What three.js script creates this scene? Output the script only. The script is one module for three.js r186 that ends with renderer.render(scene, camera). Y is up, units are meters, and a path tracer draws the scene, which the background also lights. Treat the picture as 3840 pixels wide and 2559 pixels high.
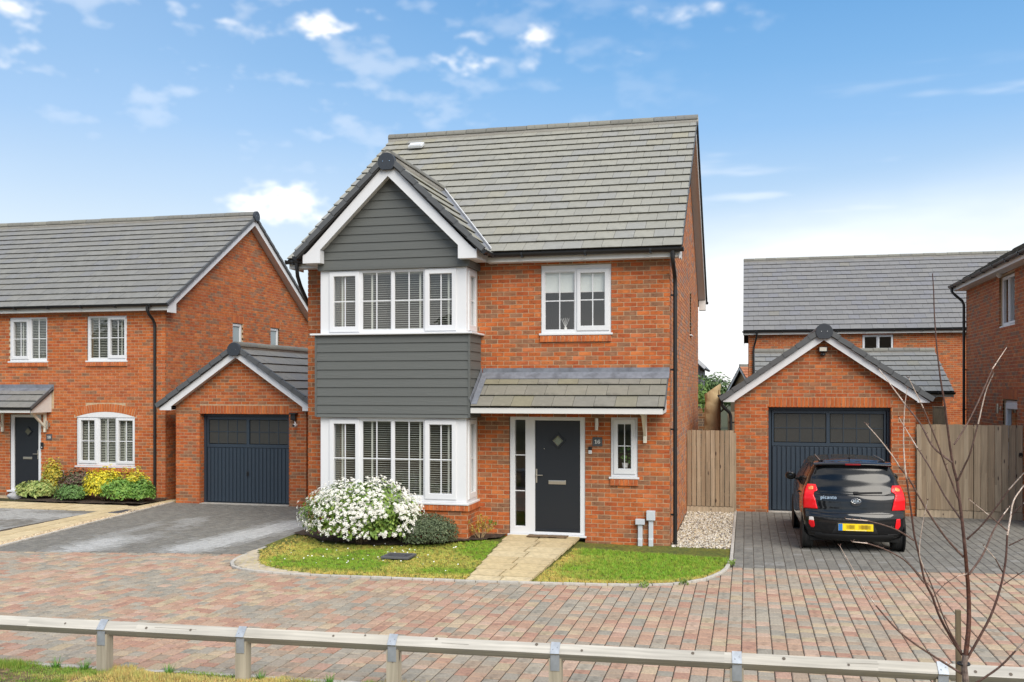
import * as THREE from 'three';
import { mergeGeometries } from 'three/addons/utils/BufferGeometryUtils.js';
import { RoundedBoxGeometry } from 'three/addons/geometries/RoundedBoxGeometry.js';
import { FontLoader } from 'three/addons/loaders/FontLoader.js';
import { TextGeometry } from 'three/addons/geometries/TextGeometry.js';

// ---------- camera, sky, sun, exposure ----------
const scene = new THREE.Scene();
const camera = new THREE.PerspectiveCamera(38.9024, 3840 / 2559, 0.1, 600);
camera.position.set(1.243, 2.647, 16.286);
camera.rotation.y = THREE.MathUtils.degToRad(13.652);
camera.setViewOffset(3840, 2559, 0, -175.5, 3840, 2559);   // a shift lens: verticals stay vertical
const renderer = new THREE.WebGLRenderer({ antialias: true });
renderer.setSize(1024, 682);
renderer.toneMapping = THREE.LinearToneMapping;
renderer.toneMappingExposure = 1.5;
renderer.shadowMap.enabled = true;
const sun = new THREE.DirectionalLight(new THREE.Color().setRGB(1, 0.94, 0.84), 2.7);
sun.position.set(12, 22, 20); sun.target.position.set(-3, 0, 0);
sun.castShadow = true; sun.shadow.radius = 85; sun.shadow.mapSize.set(2048, 2048);
Object.assign(sun.shadow.camera, { left: -30, right: 30, top: 30, bottom: -30, near: 1, far: 120 });
scene.add(sun, sun.target);

// ---------- random numbers and noise ----------
function rng(seed) { let a = seed >>> 0; return () => { a = (a + 0x6D2B79F5) | 0; let t = Math.imul(a ^ (a >>> 15), 1 | a); t = (t + Math.imul(t ^ (t >>> 7), 61 | t)) ^ t; return ((t ^ (t >>> 14)) >>> 0) / 4294967296; }; }
const mix = (a, b, t) => a + (b - a) * t, clamp = (x, a = 0, b = 1) => Math.min(b, Math.max(a, x));
const smooth = (a, b, x) => { const t = clamp((x - a) / (b - a)); return t * t * (3 - 2 * t); };
function hash(x, y, z) { let h = Math.imul(x | 0, 374761393) + Math.imul(y | 0, 668265263) + Math.imul(z | 0, 1274126177); h = Math.imul(h ^ (h >>> 13), 1103515245); h ^= h >>> 16; return ((h >>> 0) % 65536) / 65535; }
function vn2(x, y, p, s) {
  const xi = Math.floor(x), yi = Math.floor(y), fx = x - xi, fy = y - yi, m = (a) => ((a % p) + p) % p;
  const u = fx * fx * (3 - 2 * fx), v = fy * fy * (3 - 2 * fy), x0 = m(xi), x1 = m(xi + 1), y0 = m(yi), y1 = m(yi + 1);
  return mix(mix(hash(x0, y0, s), hash(x1, y0, s), u), mix(hash(x0, y1, s), hash(x1, y1, s), u), v);
}
function fbm2(x, y, p = 4096, oct = 4, s = 1) { let a = 0.5, t = 0, n = 0; for (let i = 0; i < oct; i++) { t += a * vn2(x, y, p, s + i * 17); n += a; a *= 0.5; x *= 2; y *= 2; p *= 2; } return t / n; }
function vn3(x, y, z, s) {
  const xi = Math.floor(x), yi = Math.floor(y), zi = Math.floor(z), fx = x - xi, fy = y - yi, fz = z - zi;
  const u = fx * fx * (3 - 2 * fx), v = fy * fy * (3 - 2 * fy), w = fz * fz * (3 - 2 * fz), h = (a, b, c) => hash(a + s * 131, b, c);
  return mix(mix(mix(h(xi, yi, zi), h(xi + 1, yi, zi), u), mix(h(xi, yi + 1, zi), h(xi + 1, yi + 1, zi), u), v),
    mix(mix(h(xi, yi, zi + 1), h(xi + 1, yi, zi + 1), u), mix(h(xi, yi + 1, zi + 1), h(xi + 1, yi + 1, zi + 1), u), v), w);
}
function fbm3(x, y, z, oct, s) { let a = 0.5, t = 0, n = 0; for (let i = 0; i < oct; i++) { t += a * vn3(x, y, z, s + i); n += a; a *= 0.52; x *= 2.03; y *= 2.03; z *= 2.03; } return t / n; }

// ---------- the sky: pale at the horizon, blue above, thin summer cloud ----------
{
  const W = 4096, H = 2048, data = new Float32Array(W * H * 4);
  const stops = [[-90, .30, .29, .27], [-4, .42, .42, .42], [0, .90, .94, .97], [5, .82, .91, .985], [8, .68, .83, .98], [11, .50, .70, .965], [14.7, .315, .56, .92], [18, .225, .475, .85], [22, .155, .39, .77], [40, .10, .29, .66], [90, .085, .25, .58]];
  const puffs = [[-11.87, 20.24, 1.3, .5, 1.3], [-10.1, 20.0, 1.3, .3, .8], [-15.6, 20.0, .9, .3, .7], [-15.1, 19.3, 1.2, .26, .6], [-18.4, 20.4, .9, .4, .65], [-20.6, 18.5, .7, .3, .3], [-27.6, 19.4, 1.4, .6, 1], [-25.9, 18.7, .9, .3, .5], [-26.8, 17.6, 1.6, .35, .6], [-27.6, 16.7, .9, .35, .65], [-23.4, 16.85, 1, .2, .5], [-3, 18.5, 1.7, .34, 1], [-2.4, 19.9, .8, .3, .7], [-14.6, 10.4, 1.9, .7, .85], [-12.8, 10.9, 1.6, .75, .8], [-11.2, 9.9, 1.6, .8, .5], [-20.4, 10.2, 1.3, .25, .5], [-8.1, 21.0, 1.3, .2, .5], [-7.2, 16.7, .8, .35, .3], [1.4, 20.0, 1.1, .6, 1.2], [11.2, 21.1, 1.5, .45, .6], [7.7, 21.0, 1.7, .4, .5], [.4, 18.4, .7, .4, .45], [7.3, 19.1, .7, .17, .5], [13.9, 20.2, 1.1, .4, .4]];
  const yaw = THREE.MathUtils.degToRad(13.652), fwd = Math.atan2(-Math.cos(yaw), -Math.sin(yaw));
  for (let j = 0; j < H; j++) {
    const el = ((j + .5) / H - .5) * Math.PI, ed = el * 57.29578, y = Math.sin(el), c = Math.cos(el);
    let k = 0; while (k < stops.length - 2 && ed > stops[k + 1][0]) k++;
    const t = clamp((ed - stops[k][0]) / (stops[k + 1][0] - stops[k][0])), b = [1, 2, 3].map((i) => mix(stops[k][i], stops[k + 1][i], t));
    for (let i = 0; i < W; i++) {
      const ph = ((i + .5) / W - .5) * 2 * Math.PI, x = Math.cos(ph) * c, z = Math.sin(ph) * c, o = 4 * (j * W + i);
      let cl = 0;
      if (ed > -3) {
        let az = ph - fwd; az = Math.atan2(Math.sin(az), Math.cos(az)) * 57.29578;
        const away = smooth(34, 75, Math.max(Math.abs(az), (ed - 22) * 1.6 + 22));
        if (Math.abs(az) < 36 && ed < 27) {
          const n1 = fbm3(x * 26, y * 60, z * 26, 5, 3), n2 = fbm3(x * 70, y * 130, z * 70, 4, 9);
          let m = 0; const wa = (fbm3(x * 33, y * 60, z * 33, 4, 71) - .5) * 3.4, we = (fbm3(x * 33, y * 60, z * 33, 4, 75) - .5) * 1.5;
          for (const [a, e, ra, re, s] of puffs) { const dx = (az + wa - a) / (ra * 1.05), dy = (ed + we - e) / (re * 1.15); const q = dx * dx + dy * dy; if (q < 9) m += s * .86 * Math.exp(-q * .6); }
          const n4 = fbm3(x * 150, y * 240, z * 150, 4, 15); cl = smooth(.12, 1.35, m * (1.5 * n2 + .6 * n4 - .12)) * .95;
          cl = Math.max(cl, .30 * smooth(.46, .78, n1) * smooth(9, 17, ed) * smooth(18, -12, az), .10 * smooth(10, -28, az));
          const bank = smooth(13.5 - .12 * (30 - az), 5.5, ed) * smooth(2, 16, az);   // the white bank over the right-hand roofs
          cl = Math.max(cl, bank * (.42 + .6 * fbm3(x * 14, y * 55, z * 14, 4, 21)));
          cl = Math.max(cl, .3 * smooth(.52, .8, fbm3(x * 9, y * 75, z * 9, 4, 33)) * smooth(0, 10, az) * smooth(19, 14, ed));
        }
        if (away > 0) { const n = fbm3(x * 3.1, y * 4.6, z * 3.1, 5, 41); cl = mix(cl, smooth(.36, .60, n) * .9, away); }
      }
      const shade = ed > 0 ? .74 + .28 * fbm3(x * 7, y * 11, z * 7, 3, 61) : .8, w = clamp(cl);
      data[o] = mix(b[0] * .69, shade * .985, w); data[o + 1] = mix(b[1] * .69, shade * .97, w); data[o + 2] = mix(b[2] * .67, shade * .955, w); data[o + 3] = 1;
    }
  }
  const sky = new THREE.DataTexture(data, W, H, THREE.RGBAFormat, THREE.FloatType);
  sky.mapping = THREE.EquirectangularReflectionMapping; sky.magFilter = THREE.LinearFilter; sky.needsUpdate = true;
  scene.background = sky; scene.environment = sky;
}

// ---------- textures ----------
function tex(n, fn, srgb = true, rep = 1) {
  const d = new Uint8Array(n * n * 4);
  for (let j = 0; j < n; j++) for (let i = 0; i < n; i++) {
    const c = fn(i / n, j / n), o = 4 * (j * n + i), a = Array.isArray(c) ? c : [c, c, c];
    for (let k = 0; k < 3; k++) d[o + k] = clamp(a[k]) * 255; d[o + 3] = 255;
  }
  const t = new THREE.DataTexture(d, n, n); t.wrapS = t.wrapT = THREE.RepeatWrapping; t.magFilter = THREE.LinearFilter; t.minFilter = THREE.LinearMipmapLinearFilter; t.generateMipmaps = true;
  if (srgb) t.colorSpace = THREE.SRGBColorSpace; t.repeat.set(rep, rep); t.needsUpdate = true; return t;
}
const N = (u, v, f, o, s) => fbm2(u * f, v * f, f, o, s);
const T = {};
T.brick = tex(256, (u, v) => { const g = .84 + .16 * N(u, v, 12, 4, 2) - .15 * smooth(.62, .8, N(u, v, 24, 3, 5)) + .12 * smooth(.6, .8, N(u, v, 6, 3, 8)); return [g, g * .985, g * .97]; });
T.mortar = tex(256, (u, v) => { const g = .80 + .2 * N(u, v, 32, 4, 11); return [g, g, g]; }, true, 1);
T.tile = tex(512, (u, v) => { const g = .88 + .10 * N(u, v, 16, 5, 21) - .1 * smooth(.6, .85, N(u, v, 8, 4, 25)), l = smooth(.70, .8, N(u, v, 40, 3, 28)); return [mix(g, .95, l * .3), mix(g, .94, l * .3), mix(g * .985, .8, l * .3)]; });
T.conc = tex(512, (u, v) => { const g = .84 + .18 * N(u, v, 24, 5, 31) - .10 * smooth(.55, .75, N(u, v, 6, 4, 35)); return [g, g, g]; });
T.grain = tex(512, (u, v) => { const w = N(u, v, 4, 3, 41), g = .70 + .24 * fbm2(u * 48 + w * 2, v * 3, 48, 3, 43) + .08 * N(u, v, 8, 3, 47); const kx = (u * 3) % 1 - .5, ky = (v * 2 + Math.floor(u * 3) * .37) % 1 - .5, kn = smooth(.045, .02, Math.hypot(kx, ky * .8)); const c = g * (1 - .5 * kn); return [c, c * (.985 - .05 * kn), c * .97]; });
T.clad = tex(512, (u, v) => { const g = .5 + .5 * (fbm2(u * 3 + .6 * N(u, v, 4, 2, 51), v * 40, 40, 4, 53) - .5) * 1.6; return g; }, false);
T.bark = tex(256, (u, v) => { const g = .55 + .45 * fbm2(u * 6, v * 24, 24, 4, 57), p = smooth(.62, .74, N(u, v, 16, 3, 59)); return [mix(g, 1, p), mix(g * .92, 1, p), mix(g * .88, 1, p)]; });
T.soil = tex(256, (u, v) => { const g = .35 + .65 * N(u, v, 32, 5, 61); return [g, g * .95, g * .9]; });
T.turf = tex(512, (u, v) => { const a = N(u, v, 8, 5, 67), b = N(u, v, 64, 3, 71), g = .55 + .5 * b; return [g * mix(.62, 1, a), g * mix(.72, .92, a), g * .5]; });
const col = (r, g, b) => new THREE.Color().setRGB(r, g, b);
const M = {};
const std = (c, rough, o = {}) => new THREE.MeshStandardMaterial({ color: col(...c), roughness: rough, ...o });
M.mortar = std([.60, .44, .28], .95, { map: T.mortar });
M.upvc = std([.66, .67, .69], .38);
M.white = std([.62, .615, .595], .5);
M.cream = std([.74, .70, .60], .55);
M.black = std([.012, .012, .013], .38);
M.lead = std([.20, .215, .25], .55, { map: T.conc });
M.navy = std([.010, .013, .018], .42, { bumpMap: T.clad, bumpScale: .0006 });
M.gdoor = std([.024, .038, .056], .45);
M.clad = std([.098, .104, .099], .62, { bumpMap: T.clad, bumpScale: .0035 });
M.steel = std([.62, .58, .50], .28, { metalness: .9 });
M.chrome = std([.8, .8, .8], .12, { metalness: 1 });
M.galv = std([.46, .50, .55], .42, { metalness: .55, map: T.conc });
M.glass = new THREE.MeshPhysicalMaterial({ color: 0xffffff, transmission: 1, thickness: 0, roughness: 0, ior: 1.85 });
M.frost = std([.30, .36, .38], .2);
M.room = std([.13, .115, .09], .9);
M.blind = std([.48, .50, .44], .6);
M.under = std([.035, .035, .035], .9);
M.kerb = std([.50, .47, .42], .9, { map: T.conc });
M.soil = std([.11, .078, .054], 1, { map: T.soil, bumpMap: T.soil, bumpScale: .03 });
M.cap = std([.030, .036, .046], .5);
M.verge = std([.085, .09, .095], .6);
M.greybox = std([.50, .53, .57], .5);

// ---------- things, parts ----------
const used = {};
const numbered = (n) => { used[n] = (used[n] ?? -1) + 1; return used[n] ? `${n}_${String(used[n]).padStart(3, '0')}` : n; };
function thing(name, label, category, group) {
  const o = new THREE.Group(); o.name = numbered(name); scene.add(o);
  o.userData = { label, category }; if (group) o.userData.group = group; return o;
}
function rebase(t, x, y, z) { t.position.set(x, y, z); for (const c of t.children) { c.position.x -= x; c.position.y -= y; c.position.z -= z; } return t; }
function structure(name, geo, mat) { const m = new THREE.Mesh(geo, mat); m.name = numbered(name); m.userData = { kind: 'structure' }; scene.add(m); return m; }
function grp(name, parent) { const g = new THREE.Group(); g.name = name; parent.add(g); return g; }
function part(name, geo, mat, parent, label) {
  const g = Array.isArray(geo) ? (geo.length > 1 ? mergeGeometries(geo.map((q) => { const c = q.index ? q.toNonIndexed() : q; for (const k of Object.keys(c.attributes)) if (!['position', 'normal', 'uv'].includes(k)) c.deleteAttribute(k); return c; })) : geo[0]) : geo;
  const m = new THREE.Mesh(g, mat); m.name = name; parent.add(m); if (label) m.userData.label = label; return m;
}
const bx = (x0, x1, y0, y1, z0, z1) => metres(new THREE.BoxGeometry(x1 - x0, y1 - y0, z1 - z0).translate((x0 + x1) / 2, (y0 + y1) / 2, (z0 + z1) / 2));
const rbx = (x0, x1, y0, y1, z0, z1, r = .008) => metres(new RoundedBoxGeometry(x1 - x0, y1 - y0, z1 - z0, 2, r).translate((x0 + x1) / 2, (y0 + y1) / 2, (z0 + z1) / 2));
function metres(g) {   // uv in metres by the way each face points
  const p = g.attributes.position, n = g.attributes.normal, uv = g.attributes.uv;
  for (let i = 0; i < p.count; i++) {
    const ax = Math.abs(n.getX(i)), ay = Math.abs(n.getY(i)), az = Math.abs(n.getZ(i));
    if (az >= ax && az >= ay) uv.setXY(i, p.getX(i), p.getY(i)); else if (ax >= ay) uv.setXY(i, p.getZ(i), p.getY(i)); else uv.setXY(i, p.getX(i), p.getZ(i));
  }
  return g;
}
const V = (x, y, z) => new THREE.Vector3(x, y, z);
function bar(a, b, w, h, roll = 0) {   // a box from a to b, w across, h deep
  const d = b.clone().sub(a), g = metres(new THREE.BoxGeometry(w, h, d.length()));
  g.rotateZ(roll); const m = new THREE.Matrix4().lookAt(V(0, 0, 0), d.clone().negate(), Math.abs(d.y) > .98 * d.length() ? V(0, 0, 1) : V(0, 1, 0));
  return g.applyMatrix4(m).translate((a.x + b.x) / 2, (a.y + b.y) / 2, (a.z + b.z) / 2);
}
function rod(a, b, r0, r1 = r0, seg = 10) {
  const d = b.clone().sub(a), g = new THREE.CylinderGeometry(r1, r0, d.length(), seg);
  g.applyQuaternion(new THREE.Quaternion().setFromUnitVectors(V(0, 1, 0), d.clone().normalize()));
  return g.translate((a.x + b.x) / 2, (a.y + b.y) / 2, (a.z + b.z) / 2);
}
function pipe(pts, r, seg = 10) { return new THREE.TubeGeometry(new THREE.CatmullRomCurve3(pts, false, 'catmullrom', .08), pts.length * 8, r, seg, false); }
function ring(outer, holes, depth, bevel = .004) {   // a flat frame with rectangular holes, front face at z = 0
  const s = new THREE.Shape([[outer[0], outer[2]], [outer[1], outer[2]], [outer[1], outer[3]], [outer[0], outer[3]]].map((q) => new THREE.Vector2(...q)));
  for (const h of holes) s.holes.push(new THREE.Path([[h[0], h[2]], [h[0], h[3]], [h[1], h[3]], [h[1], h[2]]].map((q) => new THREE.Vector2(...q))));
  return new THREE.ExtrudeGeometry(s, { depth: depth - bevel, bevelEnabled: bevel > 0, bevelSize: bevel, bevelThickness: bevel, bevelOffset: -bevel, bevelSegments: 1, curveSegments: 8 }).translate(0, 0, -depth);
}
function poly(pts, depth, holes = []) { const s = new THREE.Shape(pts.map((q) => new THREE.Vector2(...q))); for (const h of holes) s.holes.push(new THREE.Path(h.map((q) => new THREE.Vector2(...q)))); return new THREE.ExtrudeGeometry(s, { depth, bevelEnabled: false }); }
// ---------- many pieces: the largest as meshes of their own, the rest joined ----------
const UP = V(0, 1, 0);
class Pieces {   // boxes that share a palette; local axes of the parent
  constructor(parent, name, restName, palette, map, opt = {}) {
    Object.assign(this, { parent, name, restName, list: [], most: opt.most ?? 300, rough: opt.rough ?? .85, geos: opt.geos ?? unitBoxes, bump: opt.bump });
    this.mats = palette.map((c) => new THREE.MeshStandardMaterial({ color: col(...c), roughness: this.rough, map, ...(opt.mat || {}) }));
    this.palette = palette; this.restMat = new THREE.MeshStandardMaterial({ vertexColors: true, roughness: this.rough, map, ...(opt.mat || {}) });
  }
  add(pos, scale, quat, shade, score) { this.list.push({ pos, scale, quat, shade, score }); }
  build() {
    this.parent.updateWorldMatrix(true, false);
    const w = V(0, 0, 0), eye = camera.position;
    for (const q of this.list) { w.copy(q.pos).applyMatrix4(this.parent.matrixWorld); q.rank = (q.score ?? 1) * q.scale.x * q.scale.y / w.distanceToSquared(eye); }
    this.list.sort((a, b) => b.rank - a.rank);
    const own = this.list.slice(0, this.most), rest = this.list.slice(this.most);
    own.forEach((q, i) => { const m = new THREE.Mesh(this.geos[i % this.geos.length], this.mats[q.shade]); m.name = this.name; m.position.copy(q.pos); m.scale.copy(q.scale); if (q.quat) m.quaternion.copy(q.quat); this.parent.add(m); });
    if (!rest.length) return;
    const g0 = this.geos.map((g) => g.index ? g.toNonIndexed() : g), nv = g0[0].attributes.position.count, P = new Float32Array(rest.length * nv * 3), Q = new Float32Array(P.length), C = new Float32Array(P.length), U = new Float32Array(rest.length * nv * 2);
    const a = V(0, 0, 0), mt = new THREE.Matrix4(), nm = new THREE.Matrix3(), id = new THREE.Quaternion();
    rest.forEach((q, i) => {
      const g = g0[i % g0.length], p = g.attributes.position, n = g.attributes.normal, u = g.attributes.uv, c = this.palette[q.shade];
      mt.compose(q.pos, q.quat || id, q.scale); nm.getNormalMatrix(mt);
      for (let k = 0; k < nv; k++) {
        const o = (i * nv + k) * 3;
        a.fromBufferAttribute(p, k).applyMatrix4(mt); P[o] = a.x; P[o + 1] = a.y; P[o + 2] = a.z;
        a.fromBufferAttribute(n, k).applyMatrix3(nm).normalize(); Q[o] = a.x; Q[o + 1] = a.y; Q[o + 2] = a.z;
        C[o] = c[0]; C[o + 1] = c[1]; C[o + 2] = c[2]; U[(i * nv + k) * 2] = u.getX(k); U[(i * nv + k) * 2 + 1] = u.getY(k);
      }
    });
    const g = new THREE.BufferGeometry(); g.setAttribute('position', new THREE.BufferAttribute(P, 3)); g.setAttribute('normal', new THREE.BufferAttribute(Q, 3)); g.setAttribute('color', new THREE.BufferAttribute(C, 3)); g.setAttribute('uv', new THREE.BufferAttribute(U, 2));
    const m = new THREE.Mesh(g, this.restMat); m.name = this.restName; m.userData.kind = 'stuff'; this.parent.add(m);
  }
}
function shiftUV(g, s, ox, oy, sy = s) { const c = g.clone(), u = c.attributes.uv; for (let i = 0; i < u.count; i++) u.setXY(i, u.getX(i) * s + ox, u.getY(i) * sy + oy); return c; }
const unitBoxes = [[.1, .2], [.55, .13], [.32, .71], [.8, .46], [.05, .62], [.66, .88]].map(([x, y]) => shiftUV(new THREE.BoxGeometry(1, 1, 1), .3, x, y, .12));

// ---------- brickwork ----------
const brickPal = [[.50, .128, .028], [.54, .146, .034], [.46, .113, .028], [.56, .17, .046], [.49, .14, .041], [.43, .108, .033], [.34, .143, .067], [.29, .136, .071], [.52, .154, .052], [.44, .10, .025]];
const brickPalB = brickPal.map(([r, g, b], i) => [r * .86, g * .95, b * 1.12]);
let brickSeed = 100;
// wall: mesh in the plane z = 0 of its own axes; span(y) gives [x0, x1]; holes are [x0, x1, y0, y1]
function brickWall(house, o) {
  let { pos, turn = 0, outline, holes = [], skip = [], cw = .22, ch = .075, y0 = 0, y1, span, off = 0, pal = brickPal, most = 300, thick = .24, score = 1, dark = .2, corner = turn ? .0375 : 0 } = o;
  if (corner) { const sg = turn > 0 ? 1 : -1, sp = span; outline = outline.map(([x, y]) => [Math.abs(x) < .01 ? sg * .014 : x, y]); span = (y) => { const [a, b] = sp(y); return sg > 0 ? [Math.max(a, corner), b] : [a, Math.min(b, -corner)]; }; }
  const R = rng(brickSeed += 7);
  if (!turn) { const xs = outline.map((p) => p[0]), lo = Math.min(...xs), hi = Math.max(...xs); outline = outline.map(([x, y]) => [x === lo ? x + .014 : x === hi ? x - .014 : x, y]); }
  const gr = o.grow || 0, g = poly(outline, thick, holes.map((h) => [h[0] - gr, h[1] + gr, h[2], h[3] + gr]).map((h) => [[h[0], h[2]], [h[0], h[3]], [h[1], h[3]], [h[1], h[2]]])).translate(0, 0, -thick - .006);
  const w = part('wall', g, M.mortar, house); w.position.set(...pos); w.rotation.y = turn;
  const P = new Pieces(w, 'brick', 'brickwork', pal, T.brick, { most, rough: .88 });
  const joint = .0125 * ch / .075, all = [...holes, ...skip];
  for (let k = 0, y = y0; y < y1 - .02; k++, y += ch) {
    const ym = y + ch / 2, [a, b] = span(ym); let iv = [[a, b]];
    for (const h of all) if (h[2] < ym && h[3] > ym) iv = iv.flatMap(([p, q]) => h[1] <= p || h[0] >= q ? [[p, q]] : [[p, Math.min(q, h[0])], [Math.max(p, h[1]), q]].filter(([m, n]) => n - m > .02));
    const s0 = off + (k % 2) * cw / 2;
    for (const [p, q] of iv) for (let x = s0 + Math.floor((p - s0) / cw) * cw; x < q; x += cw) {
      const l = Math.max(x, p), r = Math.min(x + cw, q); if (r - l < .025) continue;
      const lw = l + (l === p ? 0 : joint / 2), rw = r - (r === q ? 0 : joint / 2), patch = fbm2(x * .7 + 50 + pos[2], y * 1.1 + 20, 4096, 2, 77);
      const t = R(), sh = t < dark * (.4 + 1.2 * patch) ? 6 + (R() * 2 | 0) : [0, 0, 1, 2, 3, 4, 5, 8, 9][R() * 9 | 0];
      P.add(V((lw + rw) / 2, y + ch / 2, -.018 + (R() - .5) * .003), V(rw - lw, ch - joint, .036), null, sh, score);
    }
  }
  (o.extra || []).forEach((f) => f(P, R));
  P.build(); return w;
}
// bricks on end in a row from x0 to x1 (lintels, sills), proud of the wall by z
function soldiers(x0, x1, y0, y1, z, pitch = .0735) {
  return (P, R) => { const n = Math.max(1, Math.round((x1 - x0) / pitch)), w = (x1 - x0) / n; for (let i = 0; i < n; i++) P.add(V(x0 + (i + .5) * w, (y0 + y1) / 2, z - .03 + (R() - .5) * .002), V(w - .01, y1 - y0 - .004, .06), null, [0, 1, 2, 4, 8, 5, 0, 3][R() * 8 | 0], 1.5); };
}
function sillRow(house, x0, x1, y0, y1, z, turn, pos, pal = brickPal, pitch = .0735, proud = .035) {
  const s = part('brick_sill', bx(x0 + .004, x1 - .004, y0 + .004, y1 - .005, -.06, proud - .006), M.mortar, house); s.position.set(...pos); s.rotation.y = turn;
  const P = new Pieces(s, 'brick', 'brickwork', pal, T.brick), R = rng(brickSeed += 3), n = Math.round((x1 - x0) / pitch), w = (x1 - x0) / n;
  const q = new THREE.Quaternion().setFromAxisAngle(V(1, 0, 0), -.10);
  for (let i = 0; i < n; i++) P.add(V(x0 + (i + .5) * w, (y0 + y1) / 2, proud - .055), V(w - .009, y1 - y0, .11), i % 1 ? null : q, [0, 1, 2, 4, 8, 5][R() * 6 | 0], 1);
  P.build(); return s;
}

// ---------- roofs ----------
const tilePal = [[.305, .30, .272], [.32, .315, .287], [.295, .291, .267], [.31, .303, .274], [.30, .299, .288], [.325, .318, .284], [.328, .312, .252], [.318, .306, .262]];
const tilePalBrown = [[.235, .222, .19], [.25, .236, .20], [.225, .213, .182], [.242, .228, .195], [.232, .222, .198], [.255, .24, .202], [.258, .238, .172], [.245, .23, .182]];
const tilePalCool = tilePal.map(([r, g, b]) => [r * .74, g * .75, b * .81]);
function tileGeo(g) {   // one flat interlocking tile, 1 wide: nose undercut, head under the next course
  const L = g + .05, t = .038, u = .008, b = .035, f = [], uv = [];
  const q = (a, b2, c, d) => { for (const p of [a, b2, c, a, c, d]) { f.push(...p); uv.push(p[0] * .33, p[1]); } };
  const A = [0, 0, t], B = [1, 0, t], C = [1, L, u * .6], D = [0, L, u * .6], E = [0, b, .002], F = [1, b, .002], G = [1, L, -.004], H = [0, L, -.004];
  q(A, B, C, D); q(E, F, B, A); q(F, G, C, B); q(H, E, A, D);
  const o = new THREE.BufferGeometry(); o.setAttribute('position', new THREE.Float32BufferAttribute(f, 3)); o.setAttribute('uv', new THREE.Float32BufferAttribute(uv, 2)); o.computeVertexNormals(); return o;
}
let roofSeed = 500;
// one slope: eave from a to b (a on the left seen from outside), top edge at height and run given
function roofSlope(house, o) {
  const { a, b, top, courses, tw = .33, pal = tilePal, most = 300, half = .5, under = M.under, lichen = 0 } = o, R = rng(roofSeed += 5);
  const X = b.clone().sub(a), L = X.length(); X.normalize(); const Y = top.clone().sub(a), S = Y.length(); Y.normalize(); const Z = X.clone().cross(Y).normalize();
  const m = new THREE.Matrix4().makeBasis(X, Y, Z), sheet = part('roof', bx(0, L, 0, S, -.05, -.012), under, house);
  sheet.quaternion.setFromRotationMatrix(m); sheet.position.copy(a);
  const g = S / courses, geo = tileGeo(g), P = new Pieces(sheet, 'roof_tile', 'roof_tiling', pal, T.tile, { most, rough: .8, geos: [[0, 0], [.37, .21], [.11, .6], [.71, .43], [.5, .85]].map(([x, y]) => shiftUV(geo, 1, x, y)) });
  for (let k = 0; k < courses; k++) {
    const s0 = (k % 2) * half * tw - tw;
    for (let x = s0; x < L; x += tw) {
      const l = Math.max(0, x), r = Math.min(L, x + tw); if (r - l < .04) continue;
      P.add(V(l + .003, k * g - .012, (R() - .5) * .004), V(r - l - .006, 1, 1), null, pal.length > 6 && R() < .012 + (lichen ? lichen(l, k) : 0) ? 6 + (R() * 2 | 0) : R() * Math.min(6, pal.length) | 0, 1);
    }
  }
  P.build(); return sheet;
}
function ridge(house, a, b, r = .12, seg = .46, mat) {   // half-round ridge tiles laid end to end
  const d = b.clone().sub(a), n = Math.round(d.length() / seg), R = rng(roofSeed += 3);
  const base = part('ridge', rod(a.clone().add(V(0, -.02, 0)), b.clone().add(V(0, -.02, 0)), r * .8, r * .8, 8), M.kerb, house);
  const pal = [[.22, .215, .195], [.19, .185, .17], [.24, .235, .21], [.20, .20, .195]].map((c) => mat || std(c, .85, { map: T.tile }));
  const l = d.length() / n, g = new THREE.CylinderGeometry(r, r * .97, l - .012, 14, 1, false, -Math.PI / 2, Math.PI); g.rotateX(-Math.PI / 2);
  const q = new THREE.Quaternion().setFromUnitVectors(V(0, 0, 1), d.clone().normalize());
  for (let i = 0; i < n; i++) { const m = part('ridge_tile', g, pal[R() * 4 | 0], base); m.position.copy(a).lerp(b, (i + .5) / n); m.position.y += (R() - .5) * .008; const f = Math.abs(d.x) > Math.abs(d.z); m.rotation.y = f ? Math.PI / 2 : 0; }
  return base;
}
function gutter(house, a, b, r = .058) {   // half-round channel with brackets, hung from a to b
  const s = new THREE.Shape(); s.absarc(0, 0, r, Math.PI, 2 * Math.PI, false); s.lineTo(r - .006, 0); s.absarc(0, 0, r - .006, 2 * Math.PI, Math.PI, true); s.closePath();
  const L = a.distanceTo(b), dir = b.clone().sub(a).normalize(), m = new THREE.Matrix4().makeBasis(dir.clone().cross(UP).negate().normalize(), UP, dir);
  const gs = [new THREE.ExtrudeGeometry(s, { depth: L, bevelEnabled: false, curveSegments: 10 })];
  for (const z of [0, L - .02]) { const c = new THREE.CircleGeometry(r + .004, 14, Math.PI, Math.PI); gs.push(c.clone().translate(0, 0, z + (z ? .021 : -.001))); gs.push(bx(-r - .006, r + .006, -.004, .012, z, z + .02)); }
  const o = part('gutter', gs, M.black, house); o.position.copy(a); o.quaternion.setFromRotationMatrix(m);
  const n = Math.max(2, Math.round(L / .95)), bg = [bx(-r - .012, r + .012, -r * .55, .006, -.018, .018), bx(-r * .7, r * .7, -r - .012, -r * .4, -.018, .018)];
  for (let i = 0; i < n; i++) { const k = part('gutter_bracket', bg, M.black, o); k.position.z = (i + .5) * L / n; }
  return o;
}
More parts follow.
